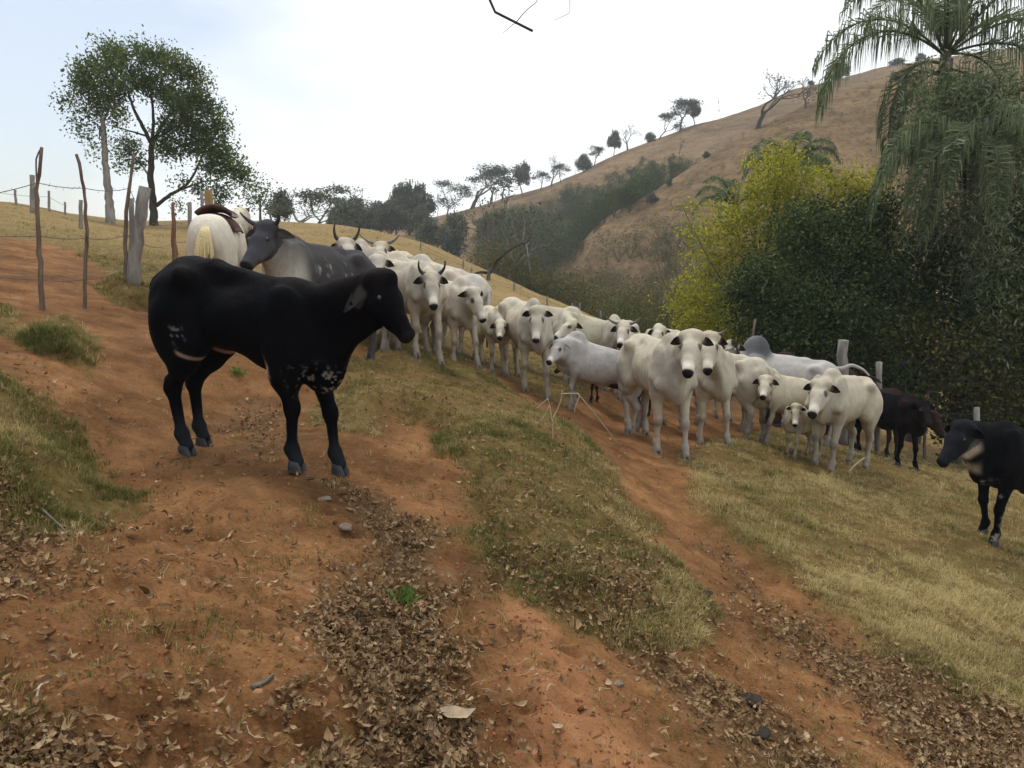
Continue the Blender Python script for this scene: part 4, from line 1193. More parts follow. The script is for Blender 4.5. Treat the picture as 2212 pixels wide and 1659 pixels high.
# ------------------------------------------------------------------ the saddled white horse, seen from behind
def build_horse():
    px, Y, s, yaw = 476, 8.8, .88, 100
    dx, dy, _ = ray(px, 560); X0 = dx / dy * Y
    z0 = gz(X0, Y); yw = math.radians(yaw); ca, sa = math.cos(yw), math.sin(yw)
    gl = lambda x, y: gz(X0 + x*ca - y*sa, Y + x*sa + y*ca) - z0
    B = lambda x, y, z: np.array([x*s, y*s, z*s])
    F = Field((-1.0*s, -.45*s, -.35), (1.75*s, .45*s, 1.95*s), .018)
    F.ell(B(.0, 0, 1.02), (.62*s, .25*s, .32*s), .08)
    F.ell(B(-.50, 0, 1.08), (.32*s, .235*s, .29*s), .08)
    for e in (1, -1):
        F.ell(B(-.56, .105*e, 1.06), (.24*s, .135*s, .27*s), .06)
        F.ell(B(-.52, .14*e, .86), (.20*s, .125*s, .30*s), .08)
        F.ell(B(.50, .15*e, 1.0), (.17*s, .10*s, .30*s), .08)
    F.ell(B(.62, 0, 1.0), (.20*s, .18*s, .26*s), .08)
    F.cone(B(.30, 0, 1.26), B(.55, 0, 1.29), .09*s, .09*s, .08)
    pol = B(1.08, -.10, 1.42); hd = unit(np.array([.6, -.2, -.85]))
    for q in np.linspace(0, 1, 6):
        c = B(.62, 0, 1.14) * (1 - q) + pol * q
        F.ell(c, np.array([.17 - .05*q, .12 - .035*q, .22 - .09*q]) * s, .06)
    up = unit(np.array([0, 0, 1.]) - hd * hd[2]); sd = np.cross(up, hd)
    H = lambda x, y, z: pol + (x*hd + y*sd + z*up) * s
    F.cone(H(0, 0, -.05), H(.25, 0, -.07), .105*s, .09*s, .04); F.cone(H(.25, 0, -.07), H(.52, 0, -.08), .085*s, .06*s, .04)
    F.ell(H(.12, 0, -.15), np.array([.11, .06, .09]) * s, .04, np.array([hd, sd, up]))
    feet = []
    for i, (fx, fy) in enumerate(((.55, .13), (.50, -.13), (-.66, .13), (-.58, -.13))):
        e = 1 if i % 2 == 0 else -1
        ft = np.array([fx*s, fy*s, gl(fx*s, fy*s)]); feet.append(ft)
        if i < 2:
            kn = ft + [.0, 0, .42*s]; fl = ft + [-.02*s, 0, .14*s]
            F.cone(B(.50, .14*e, .85), kn, .10*s, .058*s, .06); F.cone(kn, fl, .05*s, .036*s, .03)
        else:
            hk = np.array([(fx - .06)*s, fy*s, ft[2] + .48*s]); fl = ft + [-.03*s, 0, .14*s]; st = B(-.42, .15*e, .80)
            F.cone(st, hk, .13*s, .058*s, .07); F.cone(hk, fl, .054*s, .038*s, .03)
        F.ell(fl, np.array([.046, .042, .042]) * s, .03); F.cone(fl, ft + [.02*s, 0, .05*s], .04*s, .046*s, .03)
    V, Q = F.skin()
    C = np.tile(np.array((.70, .635, .53)), (len(V), 1))
    w = (sstep(-.3, .7, fbm(V, 4, 3, 13)) * .35)[:, None]
    C = C * (1 - w) + np.array((.55, .46, .33)) * w
    w = (sstep(.5, .15, V[:, 2] / s) * .6)[:, None]; C = C * (1 - w) + np.array((.3, .22, .15)) * w
    me = raw_mesh('body', V, Q, np.zeros((0, 3), np.int64)); set_color(me, 'coat', C)
    base = np.array([X0, Y, z0])
    r = thing('horse', 'white horse seen from behind, saddled, standing by the thick fence post', 'horse', base, yw)
    obj('body', me, coat_mat, r)
    mb = MB()
    for _ in range(46):
        a = rng.uniform(-1, 1); b = rng.normal(0, .018)
        p = [B(-.80, .03*a, 1.20), B(-.90, .07*a, 1.08), B(-.93 + b, .10*a, .85), B(-.90 + b, .095*a, .55), B(-.86 + b, .06*a + b, .30 + abs(b)*4)]
        pp = smooth_path(p, 3); mb.tube(pp, np.r_[np.full(len(pp) - 3, .013), .011, .008, .004] * s, 5, True)
    obj('tail', mb, tail_cream, r)
    mb = MB()
    for q in np.linspace(0.05, 1, 26):
        c = B(.60, 0, 1.34) * (1 - q) + (pol + np.array([0, 0, .10])) * q
        for e in (0, 1):
            p = [c + [0, 0, .02], c + [rng.normal(0, .02), -.09 - rng.uniform(0, .03), -.06], c + [rng.normal(0, .03), -.125, -.20 - rng.uniform(0, .08)]]
            mb.tube(smooth_path(p, 2), [.016, .014, .012, .009, .004], 4)
    obj('mane', mb, tail_white, r)
    for e in (1, -1):
        mb = MB(); c = H(-.04, .07*e, .03)
        mb.tube([c, c + (up*.07 + sd*.01*e)*s, c + (up*.12 + hd*.03)*s, c + (up*.15 + hd*.05)*s], [.026, .03, .018, .003], 8)
        obj('ear', mb, coat_dark, r)
    for ft in feet:
        mb = MB(); mb.tube([ft + [.035*s, 0, -.01], ft + [.015*s, 0, .04*s], ft + [.0, 0, .075*s]], [.068*s, .056*s, .042*s], 10)
        obj('hoof', mb, hoof_dark, r)
    # saddle: lies on the horse, so it is a thing of its own
    sv = thing('saddle', 'brown leather saddle on the back of the white horse', 'saddle', base, yw)
    def wrap(x0, x1, half, lift, nx=9, ny=15, dip=None):
        mbs = MB(); V = []
        for layer in (1, 0):
            for x in np.linspace(x0, x1, nx):
                for t in np.linspace(-half, half, ny):
                    rx = math.sqrt(max(.05, 1 - (x / .75) ** 2))
                    h = lift + (.012 if layer else -.012) + (dip(x) if dip else 0) * max(0, math.cos(t * 1.1))
                    V.append(B(x, math.sin(t) * (.262 * rx + h), 1.03 + math.cos(t) * (.315 * rx + h + .02)))
        Q = []
        for layer in (0, 1):
            o = layer * nx * ny
            for i in range(nx - 1):
                for j in range(ny - 1):
                    q = (o + i*ny + j, o + (i+1)*ny + j, o + (i+1)*ny + j + 1, o + i*ny + j + 1)
                    Q.append(q if layer == 0 else q[::-1])
        o = nx * ny
        for i in range(nx - 1):
            for j in (0, ny - 1):
                Q.append((i*ny + j, (i+1)*ny + j, o + (i+1)*ny + j, o + i*ny + j))
        for j in range(ny - 1):
            for i in (0, nx - 1):
                Q.append((i*ny + j, i*ny + j + 1, o + i*ny + j + 1, o + i*ny + j))
        mbs.add(V, Q); return mbs
    obj('saddle_blanket', wrap(-.32, .34, 1.15, .03), flat_mat('saddle_felt', (.07, .035, .03), .9, .1, .3, 40), sv)
    obj('seat', wrap(-.28, .26, .62, .065, dip=lambda x: .07 * max(0, (abs(x + .0) - .10) / .16) ** 1.6 * (1.0 if x < 0 else .9)), flat_mat('saddle_leather', (.075, .032, .024), .45, .4, .3, 25), sv)
    for e in (1, -1):
        mb = MB()
        mb.tube(smooth_path([B(.02, .33*e, 1.12), B(.03, .355*e, .95), B(.03, .345*e, .75)], 3), .014, 6)
        obj('stirrup_strap', mb, flat_mat('strap_leather', (.05, .022, .016), .5, .3, .2), sv)
    return r
coat_dark = flat_mat('dark_hair', (.05, .042, .038), .8, .2, .2, 40)
build_horse()

# ------------------------------------------------------------------ vegetation helpers
bark_grey = wood_mat('bark_grey', (.06, .052, .045), (.20, .175, .15), 10)
bark_pale = wood_mat('bark_pale', (.15, .13, .115), (.36, .33, .30), 8)
bark_dark = wood_mat('bark_dark', (.028, .022, .018), (.085, .068, .052), 10)
LEAF_TREE = leaf_mat('tree_leaves', (.032, .060, .015), (.078, .122, .028), (.19, .21, .05), .4)
LEAF_DARK = leaf_mat('dark_leaves', (.012, .026, .007), (.036, .064, .014), (.13, .16, .038), .3)
LEAF_YELLOW = leaf_mat('yellow_leaves', (.10, .135, .012), (.31, .31, .020), (.62, .55, .05), .45)
LEAF_PALM = leaf_mat('palm_leaves', (.055, .080, .036), (.14, .18, .085), (.32, .36, .20), .48, .45)
LEAF_FAR = leaf_mat('far_leaves', (.045, .056, .036), (.085, .098, .060), (.15, .15, .09), .25)
LEAF_RUST = leaf_mat('undergrowth_leaves', (.022, .028, .006), (.066, .070, .012), (.19, .14, .028), .3)

def leaf_quads(mb, P, L, W, droop=.3, tint=None, axis=None, bend=0):
    n = len(P)
    a = rng.normal(size=(n, 3)) if axis is None else axis + rng.normal(0, .35, (n, 3))
    a[:, 2] -= droop
    a /= np.linalg.norm(a, axis=1)[:, None]
    s = np.cross(a, rng.normal(size=(n, 3))); s /= np.linalg.norm(s, axis=1)[:, None] + 1e-9
    l = L * rng.uniform(.6, 1.3, (n, 1)); w = W * rng.uniform(.6, 1.3, (n, 1))
    V = np.stack([P, P + a*l*.45 + s*w*.5, P + a*l, P + a*l*.45 - s*w*.5], 1).reshape(-1, 3)
    t = np.clip(rng.normal(.5, .2, n) if tint is None else tint, 0, 1)
    mb.add(V, np.arange(4*n).reshape(-1, 4), None, np.repeat(t, 4))
def clump_points(c, r, nclump, per, sig, shell=.45, flat=1.0):
    """leaf positions gathered in clumps through an ellipsoid"""
    d = rng.normal(size=(nclump, 3)); d /= np.linalg.norm(d, axis=1)[:, None]
    rad = rng.random((nclump, 1)) ** shell
    cc = c + d * rad * np.asarray(r)
    P = np.repeat(cc, per, 0) + rng.normal(size=(nclump * per, 3)) * sig * np.array([1, 1, flat])
    tc = np.repeat(rng.normal(0, .19, nclump), per)
    return cc, P, tc

def blob_tree(name, label, cat, Y, trunk, tr, limbs, blobs, leaf, leafsize, mat, bark, density=1.0, group=None, per=26, droop=.3, base_hit=False,
              twig=True, sig=.5, tint0=.5, depth=1.0, shell=.5, twig_r=.012, sink=.15, axis=None):
    """tree or shrub: trunk and limbs drawn at distance Y, leaves clumped through the blobs. tr = trunk radii in px"""
    k = Y / FPX
    P = [at(x, y, Y) for x, y in trunk]
    bx = P[0]
    zb = gz(bx[0], bx[1])
    base = np.array([bx[0], bx[1], zb])
    P[0] = base - [0, 0, sink]
    root = thing(name, label, cat, base, 0, group)
    mb = MB()
    path = smooth_path(P, 5)
    path[1:] += rng.normal(0, tr[0]*k*.10, path[1:].shape)
    mb.tube(path, np.interp(np.linspace(0, 1, len(path)), np.linspace(0, 1, len(tr)), np.array(tr) * k), 10, True, None, .08)
    ends = [path]
    for lb in limbs:
        pts, r0, r1 = lb
        dy = rng.uniform(-1, 1, 1)[0] * 1.2 * depth
        q = np.array([at(x, y, Y) for x, y in pts]); f = np.linspace(0, 1, len(q))
        q[:, 1] += dy * f; q[:, 0] += dy * f * (q[:, 0] / Y)
        pp = smooth_path(q, 5); pp[1:] += rng.normal(0, r0*k*.15, pp[1:].shape)
        mb.tube(pp, np.linspace(r0, r1, len(pp)) * k, 7, True, None, .08)
        ends.append(pp)
    joints = np.concatenate(ends)
    joints = joints[joints[:, 2] > base[2] + .15 * (joints[:, 2].max() - base[2])] if len(joints) > 6 else joints
    cr = MB()
    for b in blobs:
        bxx, byy, br = b[:3]; dY = (b[3] if len(b) > 3 else rng.uniform(-.6, .6) * br * k * 1.6) * depth
        den = (b[4] if len(b) > 4 else 1.0) * density
        c = at(bxx, byy, Y + dY); R = br * k
        nc = max(3, int(den * 60 * (R / (leafsize * 6)) ** 2))
        cc, Pl, tc = clump_points(c, (R, R * 1.1, R * .9), nc, per, leafsize * (1.0 + sig * 1.6), shell)
        leaf_quads(cr, Pl, leafsize * leaf[0], leafsize * leaf[1], droop, tint0 + tc + rng.normal(0, .14, len(Pl)), axis)
        if twig:
            j = joints[np.argmin(np.linalg.norm(joints - c, axis=1))]
            mid = (j + c) / 2 + rng.normal(0, .12*R, 3)
            tw = max(.4, min(1.5, R / .6)) * twig_r
            pth = smooth_path([j, mid, c], 3)
            mb.tube(pth, np.linspace(tw*1.8, tw, len(pth)), 5, False)
            for q in cc[::max(1, len(cc) // 14)]:
                o = pth[rng.integers(2, len(pth))]
                mb.tube(smooth_path([o, (o + q) / 2 + rng.normal(0, .08*R, 3), q], 2), np.linspace(tw * .8, tw * .25, 5), 4, False)
    obj('trunk', mb.mesh('trunk', None, True, base), bark, root)
    if blobs: obj('crown', cr.mesh('crown', 'tint', False, base), mat, root)
    return root

# ------------------------------------------------------------------ trees on the left crest
r1 = lambda pts, dx=0: [(.2728 * x + dx, 54.9 + .2728 * y) + tuple(z * .2728 for z in rest[:1]) + tuple(rest[1:]) for x, y, *rest in pts]
blob_tree('leafy_tree', 'large green spreading tree with dark forked trunk on the left crest', 'tree', 30.5,
    r1([(1215,1600),(1213,1400),(1195,1200),(1198,1020),(1205,900)]), (9, 7.5, 6.5, 6, 5.5),
    [(r1([(1198,930),(1150,840),(1080,720),(1020,560),(950,400)]), 4.6, 1.2), (r1([(1215,920),(1280,790),(1390,650),(1500,560)]), 4.2, 1.2),
     (r1([(1208,900),(1212,700),(1190,500),(1080,220)]), 3.8, .9), (r1([(1235,1430),(1340,1345),(1480,1255),(1560,1130),(1620,980)]), 4.4, 1.3),
     (r1([(1200,1220),(1150,1130),(1080,1000)]), 2.6, .9), (r1([(1170,880),(1010,830),(850,790)]), 2.2, .8), (r1([(1380,1320),(1600,1230),(1800,1180)]), 2.4, .9),
     (r1([(1260,880),(1450,800),(1650,760)]), 2.4, .8)],
    r1([(1080,160,55),(960,260,95),(1150,260,75),(1280,270,110),(1420,320,95),(1540,400,70),(1600,450,45),(1050,430,110),(1180,420,80),(1300,520,110),(1430,620,120),
        (1550,610,100),(1670,640,75),(1720,770,65),(1500,760,110),(1350,780,80),(900,560,80),(960,690,60,0,.6),(1000,960,85,0,.8),(1080,1080,60,0,.7),(950,1120,38,0,.6),(1330,980,90,0,.7),(1250,930,60,0,.5),
        (1480,960,90),(1640,940,100),(1770,1000,85),(1690,1120,100),(1840,1130,85),(1930,1180,60),(1580,1290,75,0,.7),(1760,1310,75,0,.8),(1640,1390,50,0,.5),(1440,1230,45,0,.3),(1420,1440,45,0,.35),(1300,900,60,0,.5),
        (1640,820,70),(1760,830,45)]),
    (1.0, .6), .12, LEAF_TREE, bark_dark, density=.95, per=40, sig=.4, depth=1.3)
blob_tree('pale_trunk_tree', 'tall pale bare trunk with broken top and thin leaves left of the big tree', 'tree', 29.0,
    r1([(870,1560),(866,1420),(850,1250),(832,1050),(818,860),(812,740)]), (11, 8.5, 7.5, 6.5, 6, 4.5),
    [(r1([(815,780),(860,650),(900,480),(850,260)]), 2.4, .7), (r1([(812,760),(760,620),(690,440)]), 2.2, .6), (r1([(790,800),(785,850)]), 2.2, 1.4), (r1([(760,640),(640,600),(520,590)]), 1.1, .4)],
    r1([(850,230,100),(700,320,85),(640,370,60),(850,420,110),(680,450,85),(740,580,75,0,.7),(560,590,40,0,.6),(490,600,28,0,.4),(720,700,75,0,.8),(860,650,80,0,.8),(640,480,50),(590,770,22,0,.3),(930,740,50,0,.5),(680,870,60,0,.1),(740,960,70,0,.08),(880,930,50,0,.15)]),
    (1.0, .6), .12, LEAF_TREE, bark_pale, density=.9, per=38, sig=.4, depth=1.2)
blob_tree('young_tree', 'small airy green tree right of the big tree at the crest', 'tree', 36,
    [(563,482),(562,455),(561,425)], (3, 2.2, 1.4), [([(562,450),(575,425),(580,405)], 1.3, .5), ([(562,445),(545,425)], 1.1, .5)],
    [(560,405,20),(577,415,18),(545,425,20),(572,440,18,0,.6),(530,440,15,0,.5)], (1.0, .55), .15, LEAF_TREE, bark_grey, density=.7, per=18, depth=.8)

# ------------------------------------------------------------------ hill trees: a few kinds, each tree its own object
def grow(mb, p, d, L, r, depth, spread, up, tips, seg=6, nb=(2, 3)):
    n = 4
    pts = [p]
    dd = d.copy()
    for i in range(n):
        dd = unit(dd + rng.normal(0, .16, 3) + np.array([0, 0, up]))
        pts.append(pts[-1] + dd * L / n)
    mb.tube(pts, np.linspace(r, r * .62, n + 1), seg, depth == 0)
    if depth == 0:
        tips.append(pts[-1]); return
    for _ in range(rng.integers(nb[0], nb[1] + 1)):
        ax = unit(rng.normal(size=3)); nd = unit(dd + np.cross(dd, ax) * spread * rng.uniform(.6, 1.3))
        grow(mb, pts[-1] if rng.random() < .7 else pts[-2], nd, L * rng.uniform(.62, .85), r * .6, depth - 1, spread, up, tips, max(3, seg - 1), nb)
def proto_tree(kind):
    mb, cr, tips = MB(), MB(), []
    z = np.array([0, 0, 0.]); u = np.array([0, 0, 1.])
    if kind == 'bare':
        grow(mb, z, u, .30, .030, 5, .75, .03, tips, 6, (2, 3))
        t = np.array(tips)
        leaf_quads(cr, np.repeat(t, 2, 0) + rng.normal(0, .02, (len(t)*2, 3)), .035, .02, .2)
    elif kind == 'slim':
        grow(mb, z, u, .5, .020, 3, .6, .05, tips, 5, (2, 3))
        t = np.array(tips); leaf_quads(cr, np.repeat(t, 8, 0) + rng.normal(0, .035, (len(t)*8, 3)), .05, .03, .2)
    elif kind == 'umbrella':
        grow(mb, z, u, .42, .026, 3, .85, .02, tips, 6, (3, 3))
        t = np.array(tips); t = t[t[:, 2] > .35]
        P = np.repeat(t, 70, 0) + rng.normal(0, 1, (len(t)*70, 3)) * [.07, .07, .04]
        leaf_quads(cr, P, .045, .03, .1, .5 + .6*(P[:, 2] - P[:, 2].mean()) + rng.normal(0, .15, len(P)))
    elif kind == 'round':
        grow(mb, z, u, .30, .028, 3, .6, .04, tips, 6, (3, 3))
        for c, r in (((0, 0, .62), .27), ((.14, .05, .5), .2), ((-.16, -.05, .52), .2), ((.02, -.1, .78), .18)):
            _, P, tc = clump_points(np.array(c), (r, r, r), 34, 34, .035, .5)
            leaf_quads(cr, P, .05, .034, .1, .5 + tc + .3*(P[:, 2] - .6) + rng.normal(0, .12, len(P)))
    elif kind == 'bush':
        for _ in range(4): grow(mb, z, unit(u + rng.normal(0, .4, 3)), .35, .02, 2, .6, .03, tips, 5)
        for c, r in (((0, 0, .5), .42), ((.3, .1, .4), .32), ((-.3, -.1, .4), .34), ((.05, .1, .72), .26)):
            _, P, tc = clump_points(np.array(c), (r, r, r*.9), 38, 30, .05, .45)
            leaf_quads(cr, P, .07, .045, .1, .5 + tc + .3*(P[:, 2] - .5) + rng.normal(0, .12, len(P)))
    V = np.concatenate(mb.V + cr.V) if cr.V else np.concatenate(mb.V)
    h = V[:, 2].max()
    for M in (mb, cr): M.V = [v / h for v in M.V]
    return mb.mesh('trunk'), cr.mesh('crown', 'tint', False)
PROTO = {k: [proto_tree(k) for _ in range(n)] for k, n in (('bare', 3), ('slim', 2), ('umbrella', 3), ('round', 3), ('bush', 3))}
def hill_tree(kind, px, py, hpx, Y, label, group='trees along the far skyline', wide=1.0, var=None, leaf=None):
    X = (px - IMG_W/2) / FPX / 1.013 * Y
    z = gz(X, Y)
    zt = max(at(px, py, Y)[2], z) + 1.35 * hpx / FPX * Y
    zb = min(z, at(px, py, Y)[2]) if False else z
    H = max(1.0, zt - zb)
    v = PROTO[kind][rng.integers(0, len(PROTO[kind])) if var is None else var]
    names = {'bare': 'bare_tree', 'slim': 'slim_tree', 'umbrella': 'umbrella_tree', 'round': 'round_tree', 'bush': 'bush'}
    r = thing(names[kind], label, 'bush' if kind == 'bush' else 'tree', (X, Y, z - .1), rng.uniform(0, 6.28), group)
    wide = wide * {'bare': 1.55, 'umbrella': 1.3}.get(kind, 1.0)
    r.scale = (H * wide, H * wide, H)
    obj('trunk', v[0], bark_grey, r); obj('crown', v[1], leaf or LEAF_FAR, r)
    return r
G1 = 'trees at the end of the near pasture'; G2 = 'trees along the far skyline'
HT = [
 ('bare', 585, 480, 48, 62, 'grey leafless tree directly right of the small airy tree', G1, 1.0),
 ('round', 612, 480, 55, 66, 'grey-green tree between two leafless trees above the grey cow', G1, .9),
 ('bare', 640, 480, 58, 62, 'leafless wide tree above the grey cow\'s back', G1, 1.1),
 ('umbrella', 672, 480, 62, 70, 'flat-topped tree left end of the dark grove', G1, 1.2),
 ('umbrella', 705, 482, 48, 74, 'low flat-topped tree next to the dark grove', G1, 1.1),
 ('bush', 735, 488, 45, 84, 'grey-green bush under the bare tree, left end of the grove', G1, .9),
 ('bare', 752, 490, 66, 96, 'leafless fan-shaped tree rising over the low bushes of the grove', G1, 1.1),
 ('bush', 780, 492, 52, 100, 'broad olive bush in the middle of the grove', G1, .95),
 ('bush', 815, 492, 45, 104, 'low rounded bush in front of the grove', G1, .9),
 ('bush', 845, 490, 50, 104, 'dense dark bush at the foot of the grove\'s tall trees', G1, .9),
 ('round', 856, 488, 66, 120, 'tall dark round tree, left of the two tallest in the grove', G1, .75),
 ('round', 886, 485, 72, 120, 'tallest dark round tree in the grove', G1, .8),
 ('round', 915, 482, 66, 125, 'dark round tree at the right end of the grove', G1, .75),
 ('bush', 905, 482, 34, 118, 'low dark bush at the right end of the grove', G1, .9),
 ('slim', 945, 474, 48, 160, 'slim tree first right of the dark grove', G2, .8),
 ('umbrella', 968, 470, 64, 165, 'tall umbrella tree right of the dark grove', G2, .9),
 ('slim', 984, 464, 52, 168, 'slim leaning tree beside the tall umbrella tree', G2, .7),
 ('bare', 1020, 448, 70, 176, 'leafless spreading tree standing out on the saddle of the skyline', G2, 1.1),
 ('slim', 1040, 446, 38, 178, 'small slim tree under the spreading leafless tree', G2, .8),
 ('umbrella', 1060, 440, 62, 178, 'broad umbrella tree next to the leafless tree', G2, 1.0),
 ('umbrella', 1085, 434, 58, 178, 'second broad umbrella tree, touching the first', G2, .95),
 ('round', 1128, 420, 54, 178, 'rounded tree with a thin trunk alone on the saddle', G2, .8),
 ('umbrella', 1167, 408, 30, 178, 'small umbrella tree left of the bare slender one', G2, .9),
 ('bare', 1190, 400, 46, 178, 'slender bare tree on the rising skyline', G2, .7),
 ('umbrella', 1210, 393, 30, 178, 'small umbrella tree right of the bare slender one', G2, .9),
 ('slim', 1240, 378, 26, 178, 'thin little tree low on the rising ridge', G2, .8),
 ('bush', 1258, 372, 32, 178, 'dark bush on the rising ridge', G2, .8),
 ('umbrella', 1280, 360, 34, 178, 'umbrella tree behind the dark ridge bush', G2, .9),
 ('round', 1322, 336, 40, 178, 'rounded tree half way up the ridge', G2, .8),
 ('bare', 1350, 326, 40, 178, 'bare tree above the rounded tree on the ridge', G2, .8),
 ('slim', 1378, 316, 20, 178, 'tiny sapling below the umbrella trees on the ridge', G2, .8),
 ('bush', 1398, 311, 18, 178, 'small bush below the umbrella trees on the ridge', G2, 1.0),
 ('umbrella', 1416, 306, 44, 178, 'lowest of three umbrella trees high on the ridge', G2, 1.0, 0),
 ('umbrella', 1460, 290, 52, 178, 'middle and widest of three umbrella trees high on the ridge', G2, 1.0, 1),
 ('round', 1490, 280, 42, 178, 'topmost of three trees high on the ridge, roundish crown', G2, .8),
 ('slim', 1543, 258, 36, 178, 'dead thin stick of a tree on the skyline', G2, .4),
 ('bare', 1621, 276, 86, 99, 'largest leafless tree on the hill, standing on the near spur', G2, 1.05, 2),
 ('bare', 1655, 215, 38, 176, 'leafless tree behind the largest one, on the crest', G2, .9),
 ('bush', 1730, 186, 10, 178, 'speck of a bush on the crest left of the palm', G2, 1.2),
 ('bush', 1785, 168, 26, 178, 'dark bush on the crest just behind the palm\'s hanging frond', G2, 1.3),
 ('bush', 1905, 142, 12, 178, 'low flat bush near the top of the hill', G2, 2.0),
 ('bush', 1955, 132, 14, 178, 'bush at the very top of the hill', G2, 1.0),
 ('bare', 1722, 262, 46, 97, 'faint bare tree alone on the brown slope', G2, .8),
 ('slim', 1456, 372, 52, 104, 'dark narrow tree at the edge of the gully', G2, .6),
 ('bush', 1518, 352, 12, 99, 'small dark shrub on the open slope of the spur', G2, .9),
 ('bush', 1440, 424, 14, 96, 'small shrub below the gully\'s narrow tree', G2, .9),
 ('bush', 1405, 448, 20, 94, 'shrub lowest on the spur\'s edge', G2, .9),
 ('bush', 1905, 195, 16, 99, 'shrub high on the slope left of the hanging dead frond', G2, 1.0),
]
for t in HT:
    hill_tree(*t[:6], group=t[6], wide=t[7], var=t[8] if len(t) > 8 else None)
hill_tree('bush', 978, 556, 76, 92, 'dark blue-green bush standing alone in the hollow beyond the pasture', None, .75, 0, LEAF_DARK)
hill_tree('bush', 935, 535, 48, 96, 'grey shrubs left of the dark bush in the hollow', None, 1.0, 1)

# ------------------------------------------------------------------ scrub in the gully and the valley: nobody could count it
scrub_mat = leaf_mat('scrub_leaves', (.058, .080, .016), (.135, .112, .040), (.205, .140, .078), .25, .7, 'INSTANCER')
def scrub_piece(dense, Ls):
    mb, tips = MB(), []
    for _ in range(5): grow(mb, np.zeros(3), unit(np.array([0, 0, 1.]) + rng.normal(0, .45, 3)), .4, .012, 3, .55, .06, tips, 3, (2, 2))
    t = np.array(tips)
    P = np.repeat(t, dense, 0) + rng.normal(0, .075, (len(t)*dense, 3))
    leaf_quads(mb, P, Ls, Ls * .5, -.1)
    h = max(v[:, 2].max() for v in mb.V); mb.V = [v / h for v in mb.V]
    return mb.mesh('scrub', None, False)
sp = [scrub_piece(3, .07), scrub_piece(6, .06), scrub_piece(14, .06), scrub_piece(22, .065), scrub_piece(10, .05)]
SX, SY, SH, ST, SI = [], [], [], [], []
def scrub_area(poly, Yr, n, h, tint, pick, tn=.15):
    poly = np.array(poly, float); k = 0
    while k < n:
        px = rng.uniform(poly[:, 0].min(), poly[:, 0].max()); Y = math.exp(rng.uniform(math.log(Yr[0]), math.log(Yr[1])))
        X = (px - IMG_W/2) / FPX / 1.013 * Y
        hh = h * rng.uniform(.5, 1.3)
        z = float(base_z(X, Y)); qx, qy, _ = project(np.array([X, Y, z + hh * .6]))
        if sd_poly(np.array([[qx, qy]]), poly)[0] < 0:
            SX.append(X); SY.append(Y); SH.append(hh); ST.append(np.clip(rng.normal(tint, tn), 0, 1)); SI.append(rng.choice(pick)); k += 1
        else: k += .02
scrub_area([(1030,480),(1130,440),(1330,372),(1430,345),(1400,405),(1300,490),(1200,560),(1060,575)], (95, 165), 420, 3.2, .26, [2, 3, 3])
scrub_area([(1060,450),(1340,352),(1450,318),(1420,400),(1300,490),(1180,560),(1040,540)], (105, 178), 330, 2.0, .42, [1, 2, 3, 4], .2)
scrub_area([(1330,372),(1440,330),(1500,352),(1400,420),(1330,460)], (102, 150), 90, 2.2, .35, [2, 3, 4])
scrub_area([(1040,560),(1250,500),(1480,460),(1560,560),(1560,760),(1300,720),(1150,660)], (42, 88), 420, 3.0, .72, [0, 1, 4, 1], .18)
scrub_area([(1150,560),(1260,540),(1330,600),(1300,700),(1180,660)], (46, 70), 90, 3.0, .12, [2, 3, 3], .10)
scrub_area([(1480,480),(1900,430),(1900,760),(1560,760)], (30, 70), 120, 3.2, .45, [1, 2, 3])
scrub_area([(1330,640),(1560,640),(1560,770),(1340,730)], (24, 45), 60, 2.2, .6, [0, 1, 4])
scrub_area([(890,500),(1010,480),(1010,560),(900,540)], (80, 110), 14, 2.0, .45, [2, 3])
scrub_area([(1500,330),(1960,150),(1960,500),(1500,480)], (86, 150), 70, .9, .5, [0, 1, 2])
SX, SY = np.array(SX), np.array(SY)
scatter('scrub', [(m, scrub_mat) for m in sp], np.stack([SX, SY, ground_z(SX, SY) - .08], 1),
        np.stack([rng.normal(0, .1, len(SX)), rng.normal(0, .1, len(SX)), rng.uniform(0, 6.28, len(SX))], 1), np.array(SH), np.array(SI), np.array(ST))
# the bare thicket behind the dead tree
for px, h, lab in ((1058, 150, 'tall leafless grey thicket left behind the broken dead tree'), (1098, 190, 'tallest leafless thicket tree right behind the broken dead tree'), (1138, 150, 'leafless brown thicket tree right of the broken dead tree')):
    hill_tree('bare', px, 640, h, 44, lab, 'leafless thicket trees', .6)

# ------------------------------------------------------------------ shrubs and palms of the hedge on the right
blob_tree('dark_bush', 'dense dark green rounded bush behind the bull, next to the yellow shrub', 'bush', 15.6,
    [(1740,900),(1735,760),(1730,650)], (7, 5, 4), [([(1735,780),(1660,690),(1630,620)], 3, 1.2), ([(1735,740),(1800,640),(1830,520)], 3, 1.2)],
    [(1640,600,62,-.3),(1720,520,75,0),(1800,560,85,-.2),(1625,680,55,-.5),(1700,640,80,-.7),(1790,680,85,-.8),(1850,480,60,.2),(1760,470,55,.3),(1880,600,70,-.4),(1690,720,60,-.9),(1600,640,34,-.2),(1650,740,45,-.9),(1780,760,70,-1.0),(1850,700,70,-1.0),(1885,500,48,.2),(1905,450,36,.3),(1905,545,50,.1),(1890,620,50,-.2)],
    (1.0, .55), .085, LEAF_DARK, bark_dark, density=1.3, per=22, sig=.4, depth=1.0, twig_r=.006, tint0=.48)
